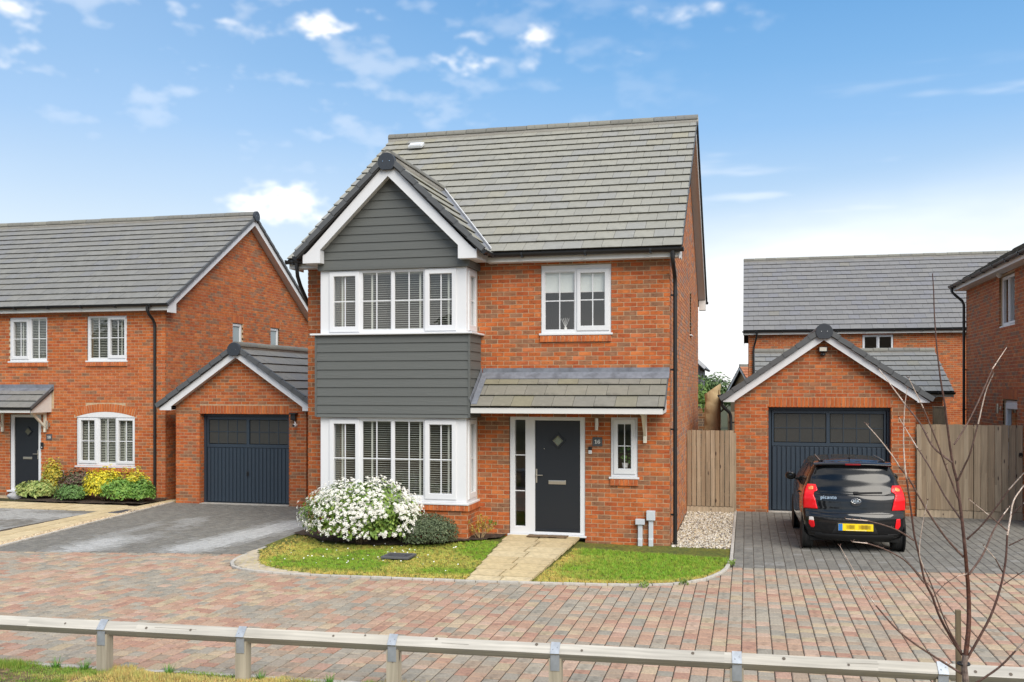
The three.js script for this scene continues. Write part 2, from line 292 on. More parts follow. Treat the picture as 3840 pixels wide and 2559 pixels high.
function downpipe(house, pts, clips, wall) {   // pts from the gutter outlet to the ground
  const o = part('downpipe', [pipe(pts, .034, 12), rod(pts[0].clone().add(V(0, .05, 0)), pts[0].clone().add(V(0, -.1, 0)), .046, .036, 12)], M.black, house);
  for (const y of clips) { const p = pts[pts.length - 1]; part('pipe_clip', [new THREE.CylinderGeometry(.04, .04, .035, 12).translate(p.x, y, p.z), bar(V(p.x, y, p.z), V(p.x + wall[0], y, p.z + wall[1]), .03, .03)], M.black, o); }
  return o;
}
// dry verge units stepping up a slope from a (eave) to b (ridge)
function vergeCaps(house, a, b, courses, side, mat = M.verge, w = .06, h = .12) {
  const base = part('verge', bar(a, b, .02, .03), M.verge, house), d = b.clone().sub(a), R = rng(91), tilt = .05;
  for (let i = 0; i < courses; i++) {
    const p = a.clone().addScaledVector(d, i / courses), q = a.clone().addScaledVector(d, (i + 1.06) / courses); p.y += .02; q.y += .0;
    part('verge_cap', bar(p, q, w, h), mat, base);
  }
  return base;
}
function finial(house, x, y, z, r = .15) {
  const s = new THREE.Shape(); s.absarc(0, 0, r, -Math.PI * .32, Math.PI * 1.32, false); s.closePath();
  const f = part('ridge_end_cap', new THREE.ExtrudeGeometry(s, { depth: .05, bevelEnabled: true, bevelSize: .008, bevelThickness: .008, bevelSegments: 2, curveSegments: 20 }), M.cap, house); f.position.set(x, y, z);
  for (const dx of [-.06, .06]) part('screw', new THREE.CylinderGeometry(.007, .007, .01, 8).rotateX(Math.PI / 2).translate(dx, .01, .062), M.chrome, f);
  return f;
}

// ---------- windows ----------
// lights: [{x0,x1,y0,y1 (glass), sash: [x0,x1,y0,y1] or none, bars: [nx, ny]}] in the window's own axes, origin at its lower left corner on the frame's face
function windowUnit(house, pos, turn, w, h, lights, o = {}) {
  const win = grp('window', house); win.position.set(...pos); win.rotation.y = turn;
  const fr = part('frame', ring([0, w, 0, h], lights.map((l) => [l.x0 - .012, l.x1 + .012, l.y0 - .012, l.y1 + .012]), .07), M.upvc, win);
  for (const l of lights) {
    if (l.sash) { const s = part('casement', ring(l.sash, [[l.x0, l.x1, l.y0, l.y1]], .045, .006), M.upvc, win); s.position.z = .022; }
    else part('bead', ring([l.x0 - .013, l.x1 + .013, l.y0 - .013, l.y1 + .013], [[l.x0, l.x1, l.y0, l.y1]], .02, .006), M.upvc, win).position.z = -.008;
    const pane = part('pane', new THREE.PlaneGeometry(l.x1 - l.x0 + .01, l.y1 - l.y0 + .01).translate((l.x0 + l.x1) / 2, (l.y0 + l.y1) / 2, -.03), o.glass || M.glass, win);
    const [nx, ny] = l.bars || [0, 0], bw = o.bw || .018;
    for (let i = 1; i <= nx; i++) { const x = l.x0 + (l.x1 - l.x0) * i / (nx + 1); part('glazing_bar', bx(x - bw / 2, x + bw / 2, l.y0 - .004, l.y1 + .004, -.029, -.018), M.upvc, win); }
    const ys = l.barY !== undefined ? [l.barY] : Array.from({ length: ny }, (_, i) => l.y0 + (l.y1 - l.y0) * (i + 1) / (ny + 1));
    for (const y of ys) part('glazing_bar', bx(l.x0 - .004, l.x1 + .004, y - bw / 2, y + bw / 2, -.0275, -.0165), M.upvc, win);
    if (l.vent) part('trickle_vent', rbx(l.vent[0], l.vent[1], h - .028, h - .012, 0, .012, .004), M.upvc, win);
  }
  if (o.sill !== false) part('window_sill', rbx(-.03, w + .03, -.035, 0.0, -.05, .055, .006), M.upvc, win);
  if (o.room !== false) {
    const d = o.depth || 2.4, x0 = -.3, x1 = w + .3, y0 = -.4, y1 = h + .15;
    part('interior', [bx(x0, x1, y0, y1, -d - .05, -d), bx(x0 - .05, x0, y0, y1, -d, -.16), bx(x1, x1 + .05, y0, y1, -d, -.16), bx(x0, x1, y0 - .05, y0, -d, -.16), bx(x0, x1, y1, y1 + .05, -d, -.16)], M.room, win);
  }
  return win;
}
function venetian(label, pos, turn, w, h, tapes, pitch = .04, tilt = .25, group) {   // hangs inside the window
  const t = thing('venetian_blind', label, 'window blind', group); t.position.set(...pos); t.rotation.y = turn;
  const R = rng(7 + Math.round(w * 100)), sl = [];
  for (let y = .03; y < h - .05; y += pitch) sl.push(new THREE.BoxGeometry(w, .0035, .046).rotateX(tilt + (R() - .5) * .05).translate(0, y, 0));
  part('slats', sl, M.blind, t); part('head_rail', bx(-w / 2, w / 2, h - .045, h, -.03, .03), M.blind, t); part('bottom_rail', bx(-w / 2, w / 2, 0, .018, -.024, .024), M.blind, t);
  for (const x of tapes) part('ladder_tape', bx(x - .017, x + .017, .01, h - .04, .026, .028), M.blind, t);
  return t;
}
// ================= the detached house with the bay =================
{
  const H = thing('brick_house', 'red brick house with grey clad bay gable and number 16 beside its dark door', 'house');
  const y0 = -.11, top = 4.9, sl = .661, zr = -4.85, D = 9.7, ry = 8.38, ey = 4.955;
  // walls
  const holes = [[-2.20, -.983, 3.56, 4.755], [-2.76, -1.428, -.2, 2.168], [-.995, -.535, 1.125, 2.172], [-5.9, -3.45, .2, 4.7]];
  brickWall(H, { pos: [0, 0, 0], outline: [[-6.555, -.3], [0, -.3], [0, top], [-6.555, top]], holes: holes.map((h) => h[2] < 0 ? [h[0], h[1], -.29, h[3]] : h), skip: [[-6.03, -3.33, -.3, 4.76], [-3.34, -.05, 2.33, 2.9]], y0, y1: top, span: () => [-6.555, 0], most: 300, dark: .3 });
  const gab = (lx) => ey - .08 + (lx < -zr ? lx + .33 : (D + .33 - lx)) * sl;
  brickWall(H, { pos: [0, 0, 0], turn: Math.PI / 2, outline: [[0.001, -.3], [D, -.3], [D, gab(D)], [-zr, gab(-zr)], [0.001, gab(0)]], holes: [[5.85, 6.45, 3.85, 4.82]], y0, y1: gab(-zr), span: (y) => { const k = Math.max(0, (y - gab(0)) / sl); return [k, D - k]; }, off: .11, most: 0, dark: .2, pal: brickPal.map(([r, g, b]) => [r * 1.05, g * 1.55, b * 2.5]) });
  brickWall(H, { pos: [-6.555, 0, 0], turn: -Math.PI / 2, outline: [[-D, -.3], [-.001, -.3], [-.001, gab(0)], [zr, gab(-zr)], [-D, gab(D)]], y0, y1: gab(-zr), span: (y) => { const k = Math.max(0, (y - gab(0)) / sl); return [-D + k, -k]; }, most: 0 });
  part('rear_wall', bx(-6.3, -.25, -.3, 4.85, -D, -D + .2), M.mortar, H);
  part('floor', bx(-6.3, -.25, -.3, -.1, -D + .2, -.3), M.mortar, H);
  // main roof
  roofSlope(H, { a: V(-6.8, ey, .33), b: V(.22, ey, .33), top: V(-6.8, ry, zr), courses: 18, tw: .335, lichen: (x, k) => (k > 13 && x < 1.3 ? .35 : 0) + (k > 8 && x < 2.6 ? .12 : 0) + (k < 5 && x > 3.6 && x < 4.8 ? .25 : 0) });
  roofSlope(H, { a: V(.22, ey, 2 * zr - .33), b: V(-6.8, ey, 2 * zr - .33), top: V(.22, ry, zr), courses: 18, tw: .335, most: 0 });
  ridge(H, V(-6.82, ry + .03, zr), V(.235, ry + .03, zr), .12, .47);
  const vent = part('roof_vent', [bx(-.16, .16, -.11, .11, 0, .05), bx(-.13, .13, -.09, .06, .05, .07)], std([.62, .64, .66], .4), H); vent.position.set(-5.95, 8.03, -4.25); vent.rotation.x = -Math.PI / 2 + Math.atan(sl); vent.position.y += .03;
  // eaves
  part('fascia', bx(-3.098, .165, 4.80, 4.945, .23, .25), M.white, H); part('fascia', bx(-6.78, -6.22, 4.80, 4.945, .23, .25), M.white, H);
  part('soffit', bx(-3.1, .163, 4.803, 4.813, .001, .229), M.white, H); part('soffit', bx(-6.778, -6.1, 4.803, 4.813, .001, .229), M.white, H);
  part('box_end', poly([[-.25, 4.797], [.15, 4.797], [.15, 5.1], [-.25, 4.945]], .02), M.white, H).rotation.y = Math.PI / 2; H.children.at(-1).position.x = .166;
  part('box_end', bx(-6.80, -6.781, 4.797, 4.95, -.3, .251), M.white, H);
  part('rear_fascia', bx(-6.78, .165, 4.80, 4.945, -D - .25, -D - .23), M.white, H);
  gutter(H, V(-3.0, 4.93, .315), V(.25, 4.93, .315)); gutter(H, V(-6.83, 4.93, .315), V(-6.27, 4.93, .315)); gutter(H, V(.25, 4.93, -D - .315), V(-6.8, 4.93, -D - .315));
  downpipe(H, [V(.07, 4.87, .315), V(.07, 4.72, .30), V(.075, 4.60, .1), V(.08, 4.48, -.07), V(.08, 4.35, -.09), V(.08, -.02, -.09)], [4.2, 2.95, 1.95, .52], [-.08, 0]);
  downpipe(H, [V(-6.62, 4.87, .315), V(-6.62, 4.68, .3), V(-6.63, 4.5, .15), V(-6.64, 4.05, -.35), V(-6.64, 3.9, -.36), V(-6.64, -.02, -.36)], [3.4, 1.9], [.08, 0]);
  // verge on the right-hand gable
  const bl = (lx, o) => [lx, ey - .03 + o + (lx < -zr ? lx + .33 : 2 * -zr - lx + .33) * sl];
  const barge = part('bargeboard', poly([bl(-.28, 0), bl(-zr, 0), bl(2 * -zr + .28, 0), bl(2 * -zr + .28, -.19), bl(-zr, -.23), bl(-.28, -.19)], .02), M.white, H); barge.rotation.y = Math.PI / 2; barge.position.x = .168;
  for (const [p, q] of [[.02, -zr], [-zr, 2 * -zr + .0]]) { const a = bl(p, -.17), b = bl(q, -.17); part('verge_soffit', bar(V(.085, a[1], -a[0]), V(.085, b[1], -b[0]), .164, .012), M.white, H); }
  part('box_end', bx(.02, .19, 4.70, 4.95, -D - .24, -D + .02), M.white, H);
  vergeCaps(H, V(.215, ey - .0, .31), V(.215, ry - .0, zr), 18, 1, M.verge, .02, .05);
  vergeCaps(H, V(.215, ey - .0, 2 * zr - .33), V(.215, ry - .0, zr), 18, 1, M.black, .03, .09);

  // ---- bay: brick plinth, windows, cladding, gable ----
  brickWall(H, { pos: [0, 0, .69], outline: [[-6.04, -.3], [-3.315, -.3], [-3.315, .57], [-6.04, .57]], y0: -.105, y1: .57, span: () => [-6.04, -3.315], off: .09, most: 60, thick: .12, dark: .2 });
  brickWall(H, { pos: [-3.315, 0, .69], turn: Math.PI / 2, outline: [[.001, -.3], [.689, -.3], [.689, .57], [.001, .57]], y0: -.105, y1: .57, span: () => [0, .69], off: .11, most: 30, thick: .12 });
  brickWall(H, { pos: [-6.04, 0, .69], turn: -Math.PI / 2, outline: [[-.689, -.3], [-.001, -.3], [-.001, .57], [-.689, .57]], y0: -.105, y1: .57, span: () => [-.69, 0], most: 0, thick: .12 });
  sillRow(H, -6.07, -3.286, .568, .665, 0, 0, [0, 0, .69], brickPal, .077); sillRow(H, .0, .69, .568, .665, 0, Math.PI / 2, [-3.315, 0, .69], brickPal, .077);
  const lights = (cy0, cy1, fy0, fy1, by, sh) => [
    { x0: .251, x1: .655, y0: cy0, y1: cy1, sash: [.171, .729, sh[0], sh[1]], bars: [1], barY: by, vent: [.22, .68] }, { x0: .783, x1: 1.297, y0: fy0, y1: fy1, bars: [1], barY: by },
    { x0: 1.37, x1: 1.885, y0: fy0, y1: fy1, bars: [1], barY: by }, { x0: 2.0, x1: 2.402, y0: cy0, y1: cy1, sash: [1.923, 2.482, sh[0], sh[1]], bars: [1], barY: by, vent: [1.98, 2.44] }];
  const LW = windowUnit(H, [-5.998, .705, .66], 0, 2.653, 1.43, lights(.148, 1.316, .106, 1.363, .72, [.05, 1.395]), { room: false, sill: false });
  const UW = windowUnit(H, [-5.998, 3.588, .66], 0, 2.653, 1.10, lights(.122, .994, .071, 1.044, .558, [.025, 1.075]), { room: false, sill: false });
  const side = (h, a, b, c) => [{ x0: .19, x1: .50, y0: a, y1: b, sash: [.1, .585, a - .1, b + .08], bars: [1], barY: c }];
  windowUnit(H, [-3.343, .705, .6595], Math.PI / 2, .655, 1.43, side(1.43, .148, 1.316, .72), { room: false, sill: false }); windowUnit(H, [-3.343, 3.588, .6595], Math.PI / 2, .655, 1.10, side(1.1, .13, .97, .558), { room: false, sill: false });
  windowUnit(H, [-6.0, .705, .004], -Math.PI / 2, .655, 1.43, side(1.43, .148, 1.316, .72), { room: false, sill: false }); windowUnit(H, [-6.0, 3.588, .004], -Math.PI / 2, .655, 1.10, side(1.1, .13, .97, .558), { room: false, sill: false });
  const ledge = (y, h, x0, x1, z) => { part('window_sill', rbx(x0, x1, y, y + h, .4, z, .008), M.upvc, H); part('window_sill', rbx(-3.5, x1, y, y + h, .002, .395, .008), M.upvc, H); part('window_sill', rbx(x0, -5.8, y, y + h, .002, .395, .008), M.upvc, H); };
  ledge(.668, .036, -6.07, -3.285, .735); ledge(3.556, .031, -6.14, -3.205, .80);
  // rooms behind the bay
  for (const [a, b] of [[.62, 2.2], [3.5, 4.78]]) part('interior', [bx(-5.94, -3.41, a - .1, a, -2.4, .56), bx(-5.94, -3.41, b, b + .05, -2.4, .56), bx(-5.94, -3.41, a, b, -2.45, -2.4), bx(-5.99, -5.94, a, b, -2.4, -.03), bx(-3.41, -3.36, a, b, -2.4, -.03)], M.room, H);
  // cladding between the windows: boards of fibre cement, each lapping the one below
  const boards = (name, rows, x0, x1, pos, turn) => rows.forEach(([a, b]) => { const g = bx(x0, x1, a - .012, b, -.012, 0), p = g.attributes.position; for (let i = 0; i < p.count; i++) p.setZ(i, p.getZ(i) + .016 * (b - p.getY(i)) / (b - a)); const m = part(name, g, M.clad, H); m.position.set(...pos); m.rotation.y = turn; g.computeVertexNormals(); });
  const rows = [3.556, 3.429, 3.277, 3.125, 2.973, 2.821, 2.669, 2.515, 2.363, 2.216].map((v, i, r) => [i < 9 ? r[i + 1] : 2.15, v]);
  boards('cladding_board', rows, -6.04, -3.287, [0, 0, .722], 0); boards('cladding_board', rows, .033, .715, [-3.275, 0, .74], Math.PI / 2); boards('cladding_board', rows, -.715, -.033, [-6.05, 0, .74], -Math.PI / 2);
  for (const x of [-6.07, -3.289]) part('corner_trim', bx(x, x + .034, 2.148, 3.555, .71, .745), M.clad, H);
  part('cladding_backing', bx(-6.03, -3.30, 2.135, 3.55, .1, .70), M.clad, H);
  // gable
  const xc = -4.66, s2 = .974, zg = .9;
  part('gable_backing', poly([[xc - 1.30, 4.69], [xc + 1.30, 4.69], [xc + 1.30, 5.05], [xc, 6.30], [xc - 1.30, 5.05]], .6), M.clad, H).position.z = .08;
  for (let k = 0, y = 4.738; y < 6.25; k++, y += .1425) {
    const h = .1425, hw = (v) => Math.max(.004, Math.min(1.32, (6.30 - v) / s2)), p = [[xc - hw(y), y - .012], [xc + hw(y), y - .012], [xc + hw(y + h), y + h], [xc - hw(y + h), y + h]];
    const g = poly(p, .012), q = g.attributes.position; for (let i = 0; i < q.count; i++) q.setZ(i, q.getZ(i) + .016 * (y + h - q.getY(i)) / h); g.computeVertexNormals();
    part('cladding_board', g, M.clad, H).position.z = .684;
  }
  part('gable_trim', bx(-6.0, -3.30, 4.688, 4.738, .55, .722), M.clad, H); part('gable_trim', bx(-3.40, -3.28, 4.69, 4.802, .003, .71), M.clad, H); part('gable_trim', bx(-6.03, -5.9, 4.69, 4.802, .003, .71), M.clad, H);
  for (const m of [1, -1]) {
    const pts = [[0, 6.234], [1.24, 5.022], [1.24, 4.80], [1.562, 4.80], [1.562, 4.93], [1.50, 4.965], [1.40, 5.06], [0, 6.484]].map(([x, y]) => [xc + m * x, y]);
    part('bargeboard', poly(m > 0 ? pts : pts.reverse(), .024), M.upvc, H).position.z = zg - .024;
    part('rake_soffit', bar(V(xc + m * .02, 6.262, .79), V(xc + m * 1.30, 5.012, .79), .18, .012), M.white, H);
    part('box_side', bx(...(m > 0 ? [xc + 1.542, xc + 1.562] : [xc - 1.562, xc - 1.542]), 4.80, 4.955, .252, zg - .025), M.upvc, H);
    part('box_soffit', bx(...(m > 0 ? [xc + 1.255, xc + 1.54] : [xc - 1.54, xc - 1.255]), 4.803, 4.815, .252, zg - .026), M.white, H);
    part('box_side', bx(...(m > 0 ? [xc + 1.24, xc + 1.254] : [xc - 1.254, xc - 1.24]), 4.803, 5.02, .73, zg - .025), M.upvc, H);
    const xe = xc + m * 1.67, yd = 6.55, ye = yd - 1.67 * s2, za = .955, zb = -2.35;
    roofSlope(H, m > 0 ? { a: V(xe, ye, za), b: V(xe, ye, zb), top: V(xc, yd, za), courses: 7, tw: .335, lichen: () => .4 } : { a: V(xe, ye, zb), b: V(xe, ye, za), top: V(xc, yd, zb), courses: 7, tw: .335, most: 40 });
    vergeCaps(H, V(xc + m * 1.69, ye - .01, .935), V(xc + m * .06, yd - .05, .935), 7, m, M.verge, .075, .085);
    const v0 = V(xc + m * 1.61, 5.0, .335), v1 = V(xc, 6.60, -2.03);
    part('valley', bar(v0, v1, .10, .03), M.lead, H); part('valley', bar(v0.clone().add(V(m * .05, .03, 0)), v1.clone().add(V(m * .05, .03, 0)), .016, .03), M.upvc, H);
    gutter(H, V(xe + m * .02, ye - .01, .94), V(xe + m * .02, ye - .01, .36), .05);
  }
  finial(H, xc, 6.46, .915, .15); ridge(H, V(xc, 6.575, .93), V(xc, 6.575, -2.1), .11, .44);

  // ---- other windows and the door ----
  windowUnit(H, [-2.197, 3.582, -.018], 0, 1.21, 1.168, [{ x0: .07, x1: .57, y0: .067, y1: 1.042, bars: [1], barY: .558 }, { x0: .684, x1: 1.10, y0: .123, y1: 1.024, sash: [.623, 1.178, .04, 1.09], bars: [1], barY: .565, vent: [.4, .82] }]);
  sillRow(H, -2.212, -.978, 3.43, 3.535, 0, 0, [0, 0, 0]);
  windowUnit(H, [-.99, 1.142, -.018], 0, .452, 1.025, [{ x0: .116, x1: .34, y0: .14, y1: .89, sash: [.048, .41, .045, .975], bars: [1], barY: .52, vent: [.12, .34] }], { bw: .014 });
  sillRow(H, -1.0, -.528, .993, 1.098, 0, 0, [0, 0, 0]);
  windowUnit(H, [0 - .1, 3.86, -5.86], Math.PI / 2, .58, .95, [{ x0: .08, x1: .5, y0: .08, y1: .87 }], { glass: M.frost, sill: false }); part('window_sill', bx(-.05, .04, 3.83, 3.855, -6.47, -5.83), M.upvc, H);
  const d = grp('front_door', H); d.position.set(-2.755, .12, -.02);
  part('frame', ring([0, 1.322, 0, 2.04], [[.088, .275, .129, 1.971], [.444, 1.234, .043, 1.965]], .09, .006), M.upvc, d);
  part('threshold', rbx(-.03, 1.35, -.03, .0, -.05, .06, .005), M.upvc, d);
  part('side_pane', new THREE.PlaneGeometry(.2, 1.85).translate(.1815, 1.05, -.04), M.glass, d);
  for (const y of [1.361, .741]) part('transom', bx(.08, .283, y - .008, y + .008, -.036, -.02), M.upvc, d);
  const hw = .105, cx = .845, cy = 1.614, leafShape = new THREE.Shape([[.447, .046], [1.231, .046], [1.231, 1.962], [.447, 1.962]].map((q) => new THREE.Vector2(...q))); leafShape.holes.push(new THREE.Path([[cx - hw, cy], [cx, cy + hw], [cx + hw, cy], [cx, cy - hw]].map((q) => new THREE.Vector2(...q))));
  const leaf = part('door_leaf', new THREE.ExtrudeGeometry(leafShape, { depth: .045, bevelEnabled: false }).translate(0, 0, -.075), M.navy, d);
  const dia = (o, i, z0, z1) => { const s = new THREE.Shape([[cx - o, cy], [cx, cy - o], [cx + o, cy], [cx, cy + o]].map((q) => new THREE.Vector2(...q))); s.holes.push(new THREE.Path([[cx - i, cy], [cx, cy + i], [cx + i, cy], [cx, cy - i]].map((q) => new THREE.Vector2(...q)))); return new THREE.ExtrudeGeometry(s, { depth: z1 - z0, bevelEnabled: true, bevelSize: .006, bevelThickness: .006, bevelSegments: 1 }).translate(0, 0, z0); };
  part('diamond_surround', dia(.132, .1, -.03, -.016), M.navy, d); part('diamond_pane', new THREE.PlaneGeometry(.15, .15).rotateZ(Math.PI / 4).translate(cx, cy, -.04), std([.20, .22, .17], .08), d);
  part('bevel_strip', dia(.104, .094, -.035, -.028), M.steel, d);
  part('letter_plate', [rbx(.68, .985, .865, .935, -.03, -.014, .006), rbx(.69, .975, .893, .928, -.018, -.004, .005)], M.steel, d);
  part('door_handle', [rbx(.455, .482, .885, 1.125, -.03, -.018, .006), rod(V(.468, 1.02, -.02), V(.468, 1.02, .02), .009), rod(V(.468, 1.02, .015), V(.585, 1.02, .02), .009, .008)], M.steel, d);
  part('spyhole', new THREE.CylinderGeometry(.008, .008, .012, 10).rotateX(Math.PI / 2).translate(.605, 1.475, -.028), M.steel, d);
  part('weather_bar', rbx(.45, 1.228, .05, .085, -.035, -.012, .006), M.navy, d);
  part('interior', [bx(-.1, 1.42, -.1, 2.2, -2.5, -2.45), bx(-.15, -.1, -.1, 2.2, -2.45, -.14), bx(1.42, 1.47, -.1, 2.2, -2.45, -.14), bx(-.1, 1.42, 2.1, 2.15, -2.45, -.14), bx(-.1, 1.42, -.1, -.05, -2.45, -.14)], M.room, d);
  // ---- canopy ----
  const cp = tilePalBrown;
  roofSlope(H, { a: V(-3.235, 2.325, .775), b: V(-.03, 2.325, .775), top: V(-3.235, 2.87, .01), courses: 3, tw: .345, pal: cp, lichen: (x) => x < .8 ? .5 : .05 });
  part('canopy_fascia', rbx(-3.24, -.055, 2.222, 2.312, .752, .772, .004), M.white, H); part('canopy_soffit', bx(-3.238, -.075, 2.246, 2.256, .003, .751), M.white, H);
  part('canopy_cheek', poly([[-.751, 2.224], [-.003, 2.244], [-.003, 2.80], [-.751, 2.30]], .018), M.white, H).rotation.y = Math.PI / 2; H.children.at(-1).position.x = -.074;
  part('canopy_verge', bar(V(-.024, 2.325, .765), V(-.024, 2.87, .01), .016, .05), M.verge, H);
  part('lead_flashing', [bar(V(-1.6, 2.80, .155), V(-1.6, 2.912, .012), 3.19, .012), bx(-3.23, -.005, 2.88, 2.988, .004, .016)], M.lead, H);
  part('lead_flashing', [bar(V(-3.185, 2.375, .765), V(-3.185, 2.90, .03), .1, .012), bar(V(-3.248, 2.42, .76), V(-3.248, 2.95, .02), .008, .09)], M.lead, H);
  const brk = grp('canopy_bracket', H); brk.position.set(-.41, 0, 0);
  part('upright', rbx(-.03, .03, 1.72, 2.24, .004, .06, .006), M.cream, brk); part('strut', bar(V(0, 1.86, .05), V(0, 2.2, .40), .045, .05), M.cream, brk); part('arm', rbx(-.03, .03, 2.19, 2.242, .06, .5, .006), M.cream, brk);
  rebase(H, -3.28, 0, -4.85);

  // blinds and things in the windows
  for (const [wx, w, tp, n] of [[-5.545, .5, [-.09], 'narrow left-hand casement'], [-4.66, 1.16, [-.42, .46], 'wide middle lights'], [-3.80, .5, [.11], 'narrow right-hand casement']]) {
    venetian(`white venetian blind behind the ${n} of the ground floor bay window`, [wx, .79, .52], 0, w, 1.31, tp, .038, .04, 'blinds in the main house bay');
    venetian(`white venetian blind behind the ${n} of the upstairs bay window`, [wx, 3.65, .52], 0, w, 1.01, tp, .038, .16, 'blinds in the main house bay');
  }
  for (const [y, h, n] of [[.79, 1.31, 'ground floor'], [3.65, 1.01, 'upstairs']]) venetian(`white venetian blind in the ${n} end window of the bay, beside the door canopy`, [-3.47, y, .31], Math.PI / 2, .5, h, [-.1], .038, .2, 'blinds in the main house bay');
  const rb = thing('roller_blind', 'pale roller blind pulled halfway down behind the upper brick wall window', 'window blind');
  part('fabric', bx(-.56, .56, 0, .45, -.002, .002), std([.62, .66, .64], .9), rb); part('roller', new THREE.CylinderGeometry(.025, .025, 1.14, 12).rotateZ(Math.PI / 2).translate(0, .46, 0), M.white, rb); part('hem_bar', bx(-.56, .56, -.014, .002, -.006, .006), M.white, rb); rb.position.set(-1.595, 4.30, -.10);
  const rd = thing('reed_diffuser', 'little glass jar of white reeds on the sill inside the upper window', 'ornament'); rd.position.set(-1.79, 3.64, -.11);
  part('jar', new THREE.CylinderGeometry(.025, .03, .05, 12).translate(0, .025, 0), M.white, rd); for (const a of [-.35, -.18, -.02, .16, .34]) part('reed', rod(V(0, .04, 0), V(Math.sin(a) * .2, .04 + Math.cos(a) * .17, .01), .003), M.white, rd);
  const pp = thing('potted_plant', 'small green pot plant inside the narrow window by the number plaque', 'plant'); pp.position.set(-.76, 1.29, -.12);
  part('pot', new THREE.CylinderGeometry(.06, .045, .08, 14).translate(0, .04, 0), M.white, pp); { const R = rng(5), q = []; for (let i = 0; i < 40; i++) q.push(new THREE.CircleGeometry(.02 + R() * .02, 5).rotateX(R() * 3).rotateY(R() * 6).translate((R() - .5) * .16, .1 + R() * .26, (R() - .5) * .06)); part('leaves', q, std([.10, .22, .04], .7), pp); }
}
